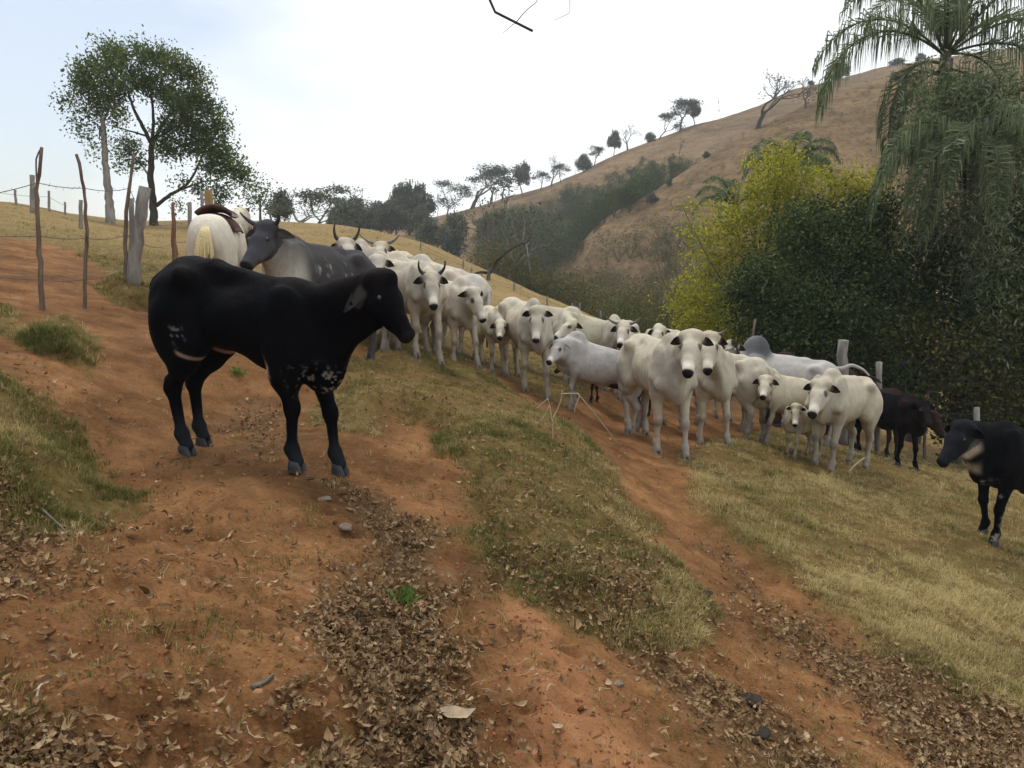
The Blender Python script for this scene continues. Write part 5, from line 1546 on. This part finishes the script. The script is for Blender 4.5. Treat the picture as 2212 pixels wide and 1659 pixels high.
blob_tree('tangled_bush', 'nearly black tangle of vines and leaves filling the hedge below the palms', 'bush', 15.2,
    [(2060,960),(2060,800),(2070,640)], (8, 6, 4), [([(2060,800),(1960,700),(1930,600)], 3, 1.2), ([(2065,760),(2150,640),(2190,520)], 3, 1.2)],
    [(1940,610,80,.4),(2040,560,90,.5),(2150,520,95,.3),(2230,470,90,.2),(1930,730,85,-.3),(2030,680,95,0),(2140,660,100,-.2),(2240,640,100,-.2),(1950,830,70,-.6),(2050,800,90,-.5),(2160,790,95,-.6),(2260,770,95,-.6),
     (2080,900,70,-.8),(2190,890,80,-.9),(2290,880,80,-.9),(1880,790,60,-.6),(2340,600,100,0),(2380,760,100,-.4)],
    (1.0, .6), .085, LEAF_DARK, bark_dark, density=1.15, per=22, sig=.45, depth=1.0, twig_r=.006, tint0=.44)
blob_tree('leafy_undergrowth', 'olive and rust undergrowth along the foot of the hedge behind the black cow', 'shrub', 14.2,
    [(2000,960),(2000,900),(2005,850)], (4, 3, 2), [],
    [(1900,740,50,.3,.6),(1960,720,55,.2,.6),(2040,740,60,0,.6),(2120,720,60,.1,.6),(2190,740,60,0,.6),(1880,830,40,.3,.6),(2010,830,55,0,.5),(2110,820,60,-.2,.6),(2200,830,60,-.3,.6),(2260,880,50,-.4,.7),(2150,900,45,-.4,.5),(2280,760,60,0,.6)],
    (1.1, .5), .08, LEAF_RUST, bark_grey, density=.9, per=16, sig=.7, depth=1.0, twig_r=.005, tint0=.55)
blob_tree('yellow_shrub', 'tall yellow-green bamboo-like shrub with arching sprays beside the dark bush', 'shrub', 18.5,
    [(1640,880),(1645,700),(1660,520),(1690,340)], (5, 4, 3, 1.5),
    [([(1645,760),(1580,640),(1520,540),(1475,455)], 2.2, .6), ([(1645,740),(1560,680),(1490,640),(1455,655)], 2, .6), ([(1655,600),(1620,480),(1640,400)], 2, .6), ([(1655,620),(1760,480),(1840,395)], 2, .6), ([(1655,660),(1820,480),(1900,400)], 2, .6),
     ([(1645,780),(1560,700),(1490,690)], 2, .6), ([(1660,560),(1720,440),(1740,380)], 2, .6)],
    [(1690,350,30),(1660,385,35),(1700,395,45),(1745,385,32,0,.8),(1640,425,40),(1690,440,55),(1745,425,40,0,.8),(1830,400,38),(1800,430,45),(1870,410,35),(1905,395,24),(1600,470,45),(1560,500,35),(1650,500,55),(1510,475,20,0,.8),(1480,455,14,0,.8),
     (1530,520,32),(1570,560,45),(1620,560,50),(1520,590,35),(1500,640,42),(1555,640,45),(1470,660,24,0,.8),(1530,690,42),(1580,700,45),(1500,700,30,0,.8),(1620,640,45),(1740,480,50),(1880,450,40),(1600,740,40),(1545,745,35)],
    (1.15, .34), .10, LEAF_YELLOW, bark_grey, density=1.0, per=20, sig=.75, depth=1.0, twig_r=.006, droop=.35, tint0=.46)

ys = bpy.data.objects['yellow_shrub']
O = np.array(ys.location); sb, sl_ = MB(), MB()
for x0, y0, x1, y1 in ((1600,480,1470,440),(1590,520,1462,500),(1570,560,1468,560),(1560,600,1452,610),(1560,640,1438,668),(1540,690,1455,700),(1650,400,1610,345),(1690,370,1700,312),(1690,380,1735,330),(1740,400,1790,372),
                       (1800,420,1850,375),(1850,420,1925,372),(1640,430,1585,405),(1610,470,1545,450),(1830,430,1900,425),(1570,720,1500,735),(1660,380,1655,320)):
    a, b = at(x0, y0, 18.2 + rng.normal(0, .4)), at(x1, y1, 17.9 + rng.normal(0, .5))
    pth = smooth_path([a, (a + b) / 2 + [0, 0, .16], b], 7)
    sb.tube(pth, np.linspace(.010, .003, len(pth)), 5, False)
    for t in np.linspace(.05, 1, 30):
        c = pth[int(t * (len(pth) - 1))]
        for _ in range(4):
            leaf_quads(sl_, c[None] + rng.normal(0, .07, (1, 3)), .12, .035, .45, np.array([rng.normal(.62, .2)]))
obj('spray_stem', sb.mesh('spray_stem', None, True, O), bark_grey, ys)
obj('spray', sl_.mesh('spray', 'tint', False, O), LEAF_YELLOW, ys)

def frond(parent, base, az, el, Lr, droop, mat, leaf_len=.5, n=46, hang=.75, width=.02, dead=False, name='frond'):
    """one feather frond: an arching rib carrying many narrow leaflets"""
    d = np.array([math.cos(az)*math.cos(el), math.sin(az)*math.cos(el), math.sin(el)])
    P = [np.zeros(3)]; N = 22
    for i in range(N):
        f = i / N
        d = unit(d + np.array([0, 0, -droop * (0.25 + 1.5*f) / N * 3.2]))
        P.append(P[-1] + d * Lr / N)
    P = np.array(P) + base
    T = np.gradient(P, axis=0); T /= np.linalg.norm(T, axis=1)[:, None]
    rb = MB(); rb.tube(P, np.linspace(.030, .004, N + 1), 6, True, .25)
    lf = MB()
    s = np.linspace(.16, .99, n)
    pos = np.stack([np.interp(s, np.linspace(0, 1, N + 1), P[:, k]) for k in range(3)], 1)
    tan = np.stack([np.interp(s, np.linspace(0, 1, N + 1), T[:, k]) for k in range(3)], 1)
    for rep in range(2):
        for sd_ in (1, -1):
            side = np.cross(tan, [0, 0, 1.0]); side /= np.linalg.norm(side, axis=1)[:, None] + 1e-6
            d0 = side * sd_ * rng.uniform(.45, .95, (n, 1)) + tan * rng.uniform(.25, .7, (n, 1)) + np.array([0, 0, 1.]) * rng.uniform(-.2, .45, (n, 1))
            d0 /= np.linalg.norm(d0, axis=1)[:, None]
            ln = leaf_len * (np.sin(np.clip(s * 1.05, 0, 1) * 2.6 + .35) * .75 + .3) * rng.uniform(.75, 1.15, n)
            ln = np.clip(ln, .12, None)[:, None]
            p1 = pos + d0 * ln * .45
            d1 = d0 * (1 - hang) + np.array([0, 0, -1.]) * hang + rng.normal(0, .08, (n, 3)); d1 /= np.linalg.norm(d1, axis=1)[:, None]
            p2 = p1 + d1 * ln * .35
            d2 = d1 * .45 + np.array([0, 0, -.9]); p3 = p2 + d2 * ln * .35
            w = np.cross(d0, rng.normal(0, 1, (n, 3))); w /= np.linalg.norm(w, axis=1)[:, None]; w *= width
            V = np.stack([pos - w*.5, pos + w*.5, p1 + w, p1 - w, p2 + w*.8, p2 - w*.8, p3], 1).reshape(-1, 3)
            o = np.arange(n)[:, None] * 7
            Q = np.concatenate([o + [0, 1, 2, 3], o + [3, 2, 4, 5]]); Tr = o + [5, 4, 6]
            lf.add(V, Q, Tr, np.repeat(np.clip(rng.normal(.5, .2, n), 0, 1), 7))
    org = base
    fo = obj(name, rb.mesh('rib', 'tint', True, org), mat, parent, base)
    obj('leaflets', lf.mesh('leaflets', 'tint', False, org), mat, fo)
    return fo
palm_dead = leaf_mat('dead_fronds', (.10, .07, .045), (.19, .135, .09), (.30, .23, .16), .15)
def palm(label, crown_px, Y, fr, trunk_r=.13, group=None, leaf_len=.5, name='feather_palm', hang=.88):
    c = at(*crown_px, Y)
    g = gz(c[0], c[1])
    root = thing(name, label, 'palm', (c[0], c[1], g), 0, group)
    h = c[2] - g
    mb = MB()
    zz = np.linspace(-.2, h, 26)
    mb.tube(np.stack([.03*np.sin(zz), .02*np.cos(zz*1.3), zz], 1), trunk_r * (1 + .12*(np.arange(26) % 2)) * np.interp(zz, [0, h*.15, h], [1.25, 1, .85]), 12)
    mb.tube([[0, 0, h - .5], [0, 0, h + .1], [.01, 0, h + .75]], [trunk_r*1.0, trunk_r*.8, trunk_r*.3], 10)
    obj('trunk', mb, bark_grey, root)
    for f in fr:
        az, el, L, dr = f[:4]
        kw = f[4] if len(f) > 4 else {}
        m = palm_dead if kw.get('dead') else LEAF_PALM
        frond(root, np.array([.05*math.cos(math.radians(az)), .05*math.sin(math.radians(az)), h + kw.get('dz', .1)]), math.radians(az), math.radians(el), L, dr, m,
              kw.get('ll', leaf_len), kw.get('n', 46), kw.get('hang', hang), kw.get('w', .013))
    return root
palm('tall feather palm with drooping fronds against the sky at the right edge', (2042, 128), 17.0,
     [(176, 38, 3.5, 1.15, dict(ll=.95, n=62, hang=.92, w=.012)), (196, 62, 3.3, .9, dict(ll=.85, n=56, hang=.9, w=.012)), (150, 50, 3.2, .85), (110, 66, 3.1, .8), (60, 60, 3.2, .9), (15, 48, 3.5, .95, dict(n=50)), (-15, 40, 3.6, 1.0, dict(n=50)), (-40, 58, 3.4, .9),
      (-80, 62, 3.2, .9), (-120, 55, 3.0, 1.0), (230, 70, 3.2, .75), (35, 74, 3.2, .7), (340, 20, 3.3, 1.1), (20, 12, 3.2, 1.1), (200, 10, 2.6, 1.6, dict(dz=-.1)), (165, -20, 2.2, 1.7, dict(dz=-.2)),
      (-60, -15, 2.6, 1.4, dict(dz=-.2)), (-100, -25, 2.6, 1.4, dict(dz=-.2)), (-30, -35, 2.8, 1.2, dict(dz=-.3)), (230, -30, 2.4, 1.4, dict(dz=-.3)), (10, -30, 2.8, 1.2, dict(dz=-.3)),
      (182, 30, 2.3, 2.6, dict(dead=True, ll=.28, hang=.93, n=70, w=.02, dz=-.35))], leaf_len=.8)
palm('middle feather palm whose arching fronds hang over the dark hedge', (2120, 345), 15.0,
     [(178, 28, 2.9, 1.15), (190, 45, 2.7, 1.0), (205, 25, 2.7, 1.2), (160, 40, 2.5, 1.1), (225, 40, 2.6, 1.1), (250, 20, 2.5, 1.2), (120, 55, 2.4, 1.0), (80, 60, 2.4, .9), (30, 45, 2.6, 1.0), (-10, 35, 2.8, 1.0),
      (-60, 35, 2.7, 1.0), (-95, 50, 2.5, 1.0), (200, 0, 2.3, 1.3)], leaf_len=.5)
palm('grey-green palm behind the top of the yellow shrub', (1706, 372), 26.0,
     [(a, e, 1.9, .9) for a, e in ((180, 40), (200, 65), (150, 55), (90, 60), (20, 45), (0, 25), (-30, 55), (-60, 40), (-90, 70), (230, 40), (170, 15), (270, 30), (320, 65))], leaf_len=.45, group=None, hang=.45)
palm('small grey-green palm half hidden left of the yellow shrub\'s middle', (1590, 455), 26.0,
     [(a, e + 10, 1.7, .8) for a, e in ((180, 30), (200, 60), (150, 50), (90, 60), (20, 45), (-30, 55), (-60, 40), (230, 40))], leaf_len=.36, group=None, hang=.45)
blob_tree('vine_mass', 'shaggy green vines cloaking the trunk of the tall palm', 'vine', 15.5,
    [(2075,960),(2080,700),(2085,400),(2080,230)], (6, 5, 4, 3), [],
    [(2030,175,45),(1990,250,40),(1985,340,45),(1970,430,45),(1955,520,45),(2020,225,48),(2080,210,70),(2150,260,80),(2060,290,75),(2010,310,50),(2120,340,80),(2200,320,80),(2040,380,60,.3,.6),(1990,400,50,.3,.6),(2110,430,80,.2),(2200,420,80),(1985,480,55),(2050,480,70),(2120,520,70),(2200,500,80),(2150,600,70),(2240,340,70),(2260,260,60),(2105,470,60,-1.3),(2125,560,65,-1.3),(2140,660,60,-1.3),(2100,760,60,-1.3),(2150,440,50,-1.2),(2150,190,60),(2230,180,50)],
    (1.5, .3), .10, LEAF_PALM, bark_dark, density=.75, per=16, sig=.6, depth=.8, twig_r=.006, droop=.7, tint0=.55)

# ------------------------------------------------------------------ fences
post_grey = wood_mat('weathered_post', (.13, .115, .10), (.34, .31, .275), 16)
post_brown = wood_mat('brown_post', (.075, .05, .036), (.24, .175, .13), 16)
post_red = wood_mat('rotten_post', (.11, .05, .025), (.28, .15, .085), 18)
post_yellow = wood_mat('ochre_post', (.19, .115, .045), (.33, .22, .10), 14)
wire_mat = flat_mat('rusty_wire', (.10, .08, .07), .6, .3, .3)
def post(parent, path, r0, r1, mat, Y=None, label=None, base=None, seg=9, flat=False):
    """path: seen from the foot up; r in px"""
    f = hit_g(*path[0], 4.0) if Y is None else None
    Yp = float(f[1]) if Y is None else Y
    k = Yp / FPX
    P = np.array([at(x, y, Yp) for x, y in path])
    if Y is None: P[0] = f
    else:
        g = gz(P[0][0], Yp); P[0][2] = g if g < P[1][2] else P[0][2]
    o = P[0].copy(); P[0] = P[0] - [0, 0, .12]
    sp_ = smooth_path(P, 4); sp_[1:-1] += rng.normal(0, r0*k*.18, sp_[1:-1].shape)
    mb = MB(); mb.tube(sp_, np.linspace(r0, r1, len(sp_)) * k, seg, True, None, .16)
    ob = obj('fence_post', mb.mesh('fence_post', None, True, o), mat, parent, o - np.array(parent.location))
    if label: ob['label'] = label
    return sp_
b0 = hit_g(180, 665, 4.0)
fence = thing('wire_fence', 'crooked barbed wire fence with rough wooden posts on the red bank at left', 'fence', b0)
pA = post(fence, [(89,670),(86,560),(81,440),(83,385),(88,345),(90,318)], 5.5, 3.6, post_brown, None, 'tall thin post with a hooked top')
mb = MB(); a, b = at(84, 372, b0[1]), at(90, 320, b0[1])
mb.tube(smooth_path([pA[len(pA)*2//3], at(78, 345, hit_g(89,670,4.)[1]), pA[-1]], 4), .007, 6)
obj('forked_branch', mb.mesh('forked_branch', None, True, b0), post_brown, fence)
pB = post(fence, [(180,665),(184,580),(187,500),(183,425),(177,378),(165,333)], 4.2, 3.0, post_brown, None, 'thin twisted dark post')
pC = post(fence, [(270,606),(273,480),(280,400),(289,333)], 5, 3.0, post_brown, None, 'slim brown post leaning right')
pD = post(fence, [(280,603),(283,520),(284,428)], 5, 5.2, post_grey, None, 'short grey post next to the thick one')
pE = post(fence, [(287,612),(299,510),(312,404)], 13.5, 11.5, post_grey, None, 'thick weathered grey post leaning right', seg=14)
pF = post(fence, [(374,560),(375,480),(374,437)], 7, 3.0, post_red, 12.2, 'rotten reddish broken stump')
pG = post(fence, [(408,520),(409,470),(409,437)], 4.5, 4.5, post_grey, 13.0)
pH = post(fence, [(436,500),(436,412)], 3.2, 3.2, post_grey, 15.5)
pI = post(fence, [(449,500),(450,410)], 8.0, 7.6, post_yellow, 13.5, 'thick ochre corner post', seg=14)
pJ = post(fence, [(-70,640),(-66,500),(-62,340)], 6, 4.5, post_brown, None)
def wire(parent, pts, r=.0035, barbs=True):
    p = []
    for a, b in zip(pts[:-1], pts[1:]):
        a, b = np.asarray(a), np.asarray(b)
        for t in np.linspace(0, 1, 9)[:-1]:
            q = a + (b - a) * t; q = q - [0, 0, .10 * 4 * t * (1 - t) * min(1, np.linalg.norm(b - a) / 4)]
            p.append(q)
    p.append(np.asarray(pts[-1])); p = np.array(p)
    o = np.array(parent.location)
    mb = MB(); mb.tube(p, r, 4, False)
    for i in range(1, len(p) - 1, 1):
        if barbs: mb.tube([p[i] + rng.normal(0, .012, 3), p[i] + rng.normal(0, .012, 3)], .002, 3, False)
    obj('barbed_wire', mb.mesh('barbed_wire', None, True, o), wire_mat, parent)
def on(p, f): return p[int(np.clip(f, 0, 1) * (len(p) - 1))]
for fA, fB, fE, fJ in ((.80, .84, .80, .80), (.52, .52, .55, .52), (.26, .26, .25, .28)):
    wire(fence, [on(pJ, fJ), on(pA, fA), on(pB, fB), on(pC, fB * .95), on(pE, fE), on(pF, min(.9, fE)), on(pG, fE), on(pI, fE)])
crest = thing('wire_fence', 'far wire fence of small posts along the left crest against the sky', 'fence', at(70, 445, 27.0))
tops = []
for path, r0, lab, Y in (([(33,442),(33,410)], 2.4, None, 27), ([(69,446),(69.6,378)], 5.0, 'tallest and thickest post of the crest fence', 22), ([(105,446),(105,412)], 2.6, None, 27.5), ([(174,480),(174.5,432)], 4.0, 'whitish post below the crest', 20), ([(-30,440),(-30,400)], 2.5, None, 27), ([(140,452),(140,436)], 2.0, None, 28)):
    tops.append(post(crest, path, r0, r0 * .95, post_grey, Y, lab))
for f in (.45, .9):
    wire(crest, [on(t, f) for t in sorted([tops[0], tops[2], tops[4], tops[5]], key=lambda q: q[0][0])], .006, False)
mid = thing('wire_fence', 'thin fence running down the pasture edge behind the herd', 'fence', at(1110, 640, 30))
mp_ = []
for x, yb, yt, Y in ((908, 545, 522, 31), (1000, 585, 560, 30), (1018, 600, 577, 29), (1110, 650, 610, 26), (1181, 680, 640, 24), (1235, 700, 655, 23), (1252, 705, 655, 23), (1297, 720, 672, 22), (1345, 735, 700, 21)):
    mp_.append(post(mid, [(x, yb), (x + 1, yt)], 2.0, 1.7, post_grey, Y))
for f in (.5, .9): wire(mid, [on(q, f) for q in mp_], .005, False)
hedge = thing('wire_fence', 'weathered posts of the fence in front of the dark hedge', 'fence', at(1860, 900, 13.2))
h1 = post(hedge, [(1823,900),(1822,800),(1822,735)], 11, 10.5, post_grey, 13.3, 'thick grey post behind the bull\'s tail', seg=12)
h2 = post(hedge, [(1900,920),(1899,850),(1899,782)], 6, 6, post_grey, 13.1, 'thin greenish post behind the last white cow')
h3 = post(hedge, [(1622,840),(1624,740),(1632,690)], 3.2, 2.6, post_brown, 13.6, 'slim stick left of the bull\'s hump')
h4 = post(hedge, [(2110,1000),(2110,880)], 6, 6, post_grey, 13.0)
for f in (.55, .85): wire(hedge, [on(h3, f), on(h1, f), on(h2, f), on(h4, f)], .004)

# ------------------------------------------------------------------ dead wood
Yd = 27.0
root = thing('dead_tree', 'broken dead tree with an arching dark limb behind the white cows', 'tree', (at(1056, 650, Yd)[0], Yd, gz(at(1056, 650, Yd)[0], Yd)))
O = np.array(root.location); k = Yd / FPX
mb = MB(); mb.tube(smooth_path([O - [0, 0, .2], at(1055, 640, Yd), at(1055, 600, Yd), at(1057, 586, Yd)], 4), np.linspace(4.5, 4, 13) * k, 9, True, None, .12)
obj('trunk', mb.mesh('trunk', None, True, O), bark_grey, root)
for pts, r0, r1_ in (([(1057,590),(1066,575),(1085,552),(1110,534),(1140,522)], 4.2, 2.2), ([(1056,588),(1035,588),(1018,598),(1010,620),(1008,640)], 3.4, 1.2), ([(1090,548),(1100,538),(1112,540)], 1.6, .6),
                     ([(1130,526),(1133,480),(1128,440)], 1.2, .4), ([(1133,500),(1150,480),(1160,455)], .9, .3), ([(1120,530),(1108,490),(1100,450)], 1.0, .3), ([(1135,522),(1142,560),(1146,600)], 1.0, .4),
                     ([(1040,590),(1046,620),(1048,655)], 1.2, .5), ([(1030,592),(1034,625),(1030,650)], 1.0, .4), ([(1128,470),(1146,450),(1150,425)], .6, .2), ([(1104,470),(1088,450),(1080,430)], .6, .2)):
    q = smooth_path([at(x, y, Yd + rng.normal(0, .15)) for x, y in pts], 4); q[1:-1] += rng.normal(0, .012, q[1:-1].shape)
    mb = MB(); mb.tube(q, np.linspace(r0, r1_, len(q)) * k, 7, True, None, .12)
    obj('branch', mb.mesh('branch', None, True, O), bark_dark if r0 > 2 else bark_pale, root)

stick_mat = wood_mat('bleached_stick', (.36, .29, .20), (.58, .50, .38), 20)
f1 = hit_g(1194, 948, 3.0); f2 = hit_g(1339, 965, 3.0); Yb = float(f1[1])
root = thing('dead_branch', 'bleached thin dead branch stuck in the grass ridge in front of the herd', 'branch', f1)
k = Yb / FPX
for pts, r in (([(1194,948),(1194,925),(1194,903)], 1.4), ([(1194,905),(1202,888),(1211,866),(1214,850),(1214,842)], 1.5), ([(1193,915),(1188,880),(1183,858)], 1.2), ([(1183,862),(1170,872),(1157,884)], .9), ([(1211,851),(1230,850),(1249,850)], 1.5),
               ([(1186,876),(1178,895),(1166,912)], .9), ([(1252,856),(1244,875),(1240,892)], 1.0)):
    q = np.array([at(x, y, Yb) for x, y in pts])
    if pts[0] == (1194, 948): q[0] = f1 - [0, 0, .04]
    q = smooth_path(q, 3); mb = MB(); mb.tube(q, np.linspace(r, r * .75, len(q)) * k, 6)
    obj('twig', mb.mesh('twig', None, True, f1), stick_mat, root)
q = smooth_path([at(1248, 850, Yb), (at(1248, 850, Yb) + f2) / 2 + [0, 0, .01], f2], 4); mb = MB(); mb.tube(q, np.linspace(1.5, 1.1, len(q)) * k, 6)
obj('twig', mb.mesh('twig', None, True, f1), stick_mat, root)
f1 = hit_g(1832, 1024, 3.0); q = [f1 + [0, 0, .01], at(1845, 1006, f1[1] + .02), at(1868, 988, f1[1] + .05)]
mb = MB(); mb.tube(smooth_path(q, 3), np.linspace(3.0, 1.8, 7) * f1[1] / FPX, 7)
tag(obj('pale_stick', mb.mesh('pale_stick', None, True, f1), stick_mat, None, f1), 'pale curved stick standing up from the grass by the last white cow\'s hooves', 'stick')

# the tree over the photographer: one twig reaches into the top of the picture
root = thing('overhanging_tree', 'dark bare twig hanging into the sky at the top edge', 'tree', (-3.0, -2.2, gz(-3.0, -2.2)))
O = np.array(root.location)
mb = MB(); mb.tube(smooth_path([O - [0, 0, .2], O + [.1, .1, 1.6], O + [.3, .5, 3.4], O + [.5, 1.0, 4.6]], 4), np.linspace(.16, .08, 13), 10)
obj('trunk', mb.mesh('trunk', None, True, O), bark_dark, root)
Yt = 3.6
tip = [at(1040, -40, Yt), at(1048, -8, Yt), at(1058, 14, Yt), at(1072, 28, Yt), at(1090, 39, Yt), at(1112, 51, Yt), at(1132, 62, Yt), at(1151, 67, Yt)]
pts = [O + [.5, 1.0, 4.6], O + [1.3, 3.2, 4.5]] + tip
q = smooth_path(pts, 4); q[6:-1] += rng.normal(0, .002, q[6:-1].shape)
mb = MB(); mb.tube(q, np.r_[np.linspace(.05, .0095, 8), np.linspace(.0078, .0058, len(q) - 8)], 7, True, None, .12)
obj('branch', mb.mesh('branch', None, True, O), bark_dark, root)
for pts, r in (([(1112,52),(1130,30),(1142,18),(1160,2),(1164,-20)], .0024), ([(1110,51),(1098,62),(1085,72)], .0016), ([(1231,-10),(1231,26),(1214,36),(1196,44)], .0016)):
    q = smooth_path([at(x, y, Yt + .1) for x, y in pts], 3); mb = MB(); mb.tube(q, np.linspace(r, r*.6, len(q)), 5)
    obj('twig', mb.mesh('twig', None, True, O), bark_grey, root)

# ------------------------------------------------------------------ small things on the ground
leaf_own = flat_mat('brown_dry_leaf', (.21, .145, .085), .8, .15, .4, 25)
leaf_pale = flat_mat('pale_dry_leaf', (.36, .27, .18), .8, .15, .2, 25)
def lay(name, me, px, py, mat, label, cat, rz=0, tilt=(0, 0), s=1.0, group=None, lift=.008):
    f = hit_g(px, py, 1.0)
    o = obj(name, me, mat, None, f + [0, 0, lift]); o.rotation_euler = (tilt[0], tilt[1], rz); o.scale = (s, s, s)
    return tag(o, label, cat, group)
big = leaf_piece('dry_leaf', .17, .075, .6, .8); big.materials.append(leaf_pale)
lay('dry_leaf', big, 985, 1568, None, 'biggest pale curled dry leaf at the right rim of the leaf litter', 'leaf', .2, (.2, .1), .8, None, .03)
lm = [leaf_piece('dry_leaf', rng.uniform(.08, .11), rng.uniform(.036, .05), rng.uniform(.3, 1.0), rng.uniform(.4, 1)) for _ in range(6)]
for m in lm: m.materials.append(leaf_own)
n = 0
while n < 70:
    px, py = rng.uniform(620, 1060), rng.uniform(1330, 1650)
    f = hit(px, py, base_z)
    if masks(np.array([f[0]]), np.array([f[1]]))[1][0] < .7: continue
    lay('dry_leaf', lm[rng.integers(0, 6)], px, py, None, 'curled brown dry leaf lying on the thick leaf litter', 'leaf', rng.uniform(0, 6.28), rng.normal(0, .45, 2), rng.uniform(.38, .6), 'single leaves on top of the litter', rng.uniform(.012, .035)); n += 1
pale_l = leaf_piece('pale_leaf', .06, .034, .4, .5)
pale_l.materials.append(leaf_pale)
for px, py, lab in ((1300, 1440, 'grey pale leaf on the pinkish bare soil, above the other two'), (1316, 1484, 'long whitish leaf below the grey one on the bare soil'), (1740, 1595, 'pale leaf beside the dark dung at lower right'), (1205, 1576, 'tiny white scrap on the bare soil near the bottom edge')):
    lay('pale_leaf', pale_l, px, py, None, lab, 'leaf', rng.uniform(0, 6.28), rng.normal(0, .2, 2), rng.uniform(.7, 1.0))
dung_mat = flat_mat('dried_dung', (.030, .024, .020), .9, .1, .4, 40)
for px, py, s, lab in ((1622, 1520, 1.0, 'dark dung patch in the leaf litter at lower right'), (1640, 1602, .8, 'second dark dung patch, nearer the bottom edge'), (1520, 1290, .8, 'dark dung patch at the lower tip of the grassy ridge')):
    mb = MB()
    for _ in range(5):
        mb.ellipsoid(np.r_[rng.normal(0, .028, 2), .004], (rng.uniform(.03, .05), rng.uniform(.025, .04), rng.uniform(.008, .014)), 10, 6)
    lay('dung', mb.mesh('dung'), px, py, dung_mat, lab, 'dung', rng.uniform(0, 6), (0, 0), s)
stone_mat = flat_mat('stone', (.20, .15, .11), .9, .1, .3, 30)
for px, py, s, lab in ((1335, 1478, .5, 'small flat stone in the trodden track'), (700, 1080, .8, 'flat stone on the path in front of the heifer'), (745, 1140, .9, 'dark flat stone on the path at the edge of the leaves')):
    mb = MB(); mb.ellipsoid((0, 0, 0), (.06, .035, .018), 9, 6)
    me = mb.mesh('stone'); co = np.array([v.co[:] for v in me.vertices]) + rng.normal(0, .004, (len(me.vertices), 3)); me.vertices.foreach_set('co', co.astype(np.float32).ravel())
    lay('stone', me, px, py, stone_mat, lab, 'stone', rng.uniform(0, 6), (0, 0), s, None, .002)
for p0, p1, r, lab in (((78, 1530), (105, 1480), .004, 'thin bleached stick at the lower left corner'), ((1180, 2060 * .0 + 1500), (1200, 1488), .003, 'short thin twig on the pinkish soil'), ((90, 1105), (150, 1160), .006, 'brown stick among the leaves at the left edge'), ((880, 1462 - 40), (900, 1400), .004, 'short stick on the leaf litter'), ((545, 1490), (590, 1462), .008, 'thick grey stick at the edge of the sparse leaves')):
    a, b = hit_g(*p0), hit_g(*p1); c = (a + b) / 2
    q = smooth_path([a + [0, 0, .008], c + [0, 0, .016] + rng.normal(0, .008, 3), b + [0, 0, .008]], 4)
    mb = MB(); mb.tube(q, np.linspace(r, r * .6, len(q)), 6, True, None, .15)
    tag(obj('stick', mb.mesh('stick', None, True, c), stick_mat if r < .005 else bark_grey, None, c), lab, 'stick')
# green weed in the litter and the big sods at the path's edge
weed_mat = leaf_mat('weed_leaves', (.05, .10, .015), (.11, .19, .03), (.20, .26, .06), .35)
for px, py, n_, h, lab in ((872, 1300, 60, .07, 'bright green weed growing through the leaf litter'), (515, 812, 45, .10, 'fresh green tuft on the path behind the black heifer')):
    f = hit_g(px, py); mb = MB()
    P = np.zeros((n_, 3)); P[:, :2] = rng.normal(0, .022, (n_, 2))
    leaf_quads(mb, P, h, .009, -1.3)
    P = rng.normal(0, .03, (n_, 3)); P[:, 2] = np.abs(P[:, 2]) * 1.1
    leaf_quads(mb, P, .03, .014, -.3)
    r = thing('weed', lab, 'plant', f)
    obj('leaves', mb.mesh('leaves', 'tint', False), weed_mat, r)

# ------------------------------------------------------------------ the air: pale dry-season haze over the valley
def haze_box():
    x0, x1, y0, y1 = -340, 340, -340, 340
    z0 = float(GV[:, 2].min()) - 1.0; z1 = float(GV[:, 2].max()) + 12
    V = np.array([(x, y, z) for z in (z0, z1) for y in (y0, y1) for x in (x0, x1)], float)
    Q = np.array([(0, 2, 3, 1), (4, 5, 7, 6), (0, 1, 5, 4), (2, 6, 7, 3), (0, 4, 6, 2), (1, 3, 7, 5)])
    m, nt, o = mat_new('haze_air')
    v = _n(nt, 'ShaderNodeVolumePrincipled')
    v.inputs['Density'].default_value = HAZE
    v.inputs['Color'].default_value = (.93, .97, 1.0, 1)
    nt.links.new(v.outputs[0], o.inputs['Volume'])
    b = obj('haze', raw_mesh('haze', V, Q, np.zeros((0, 3), np.int64), False), m)
    tag(b, kind='stuff')
HAZE = 0.0008
haze_box()
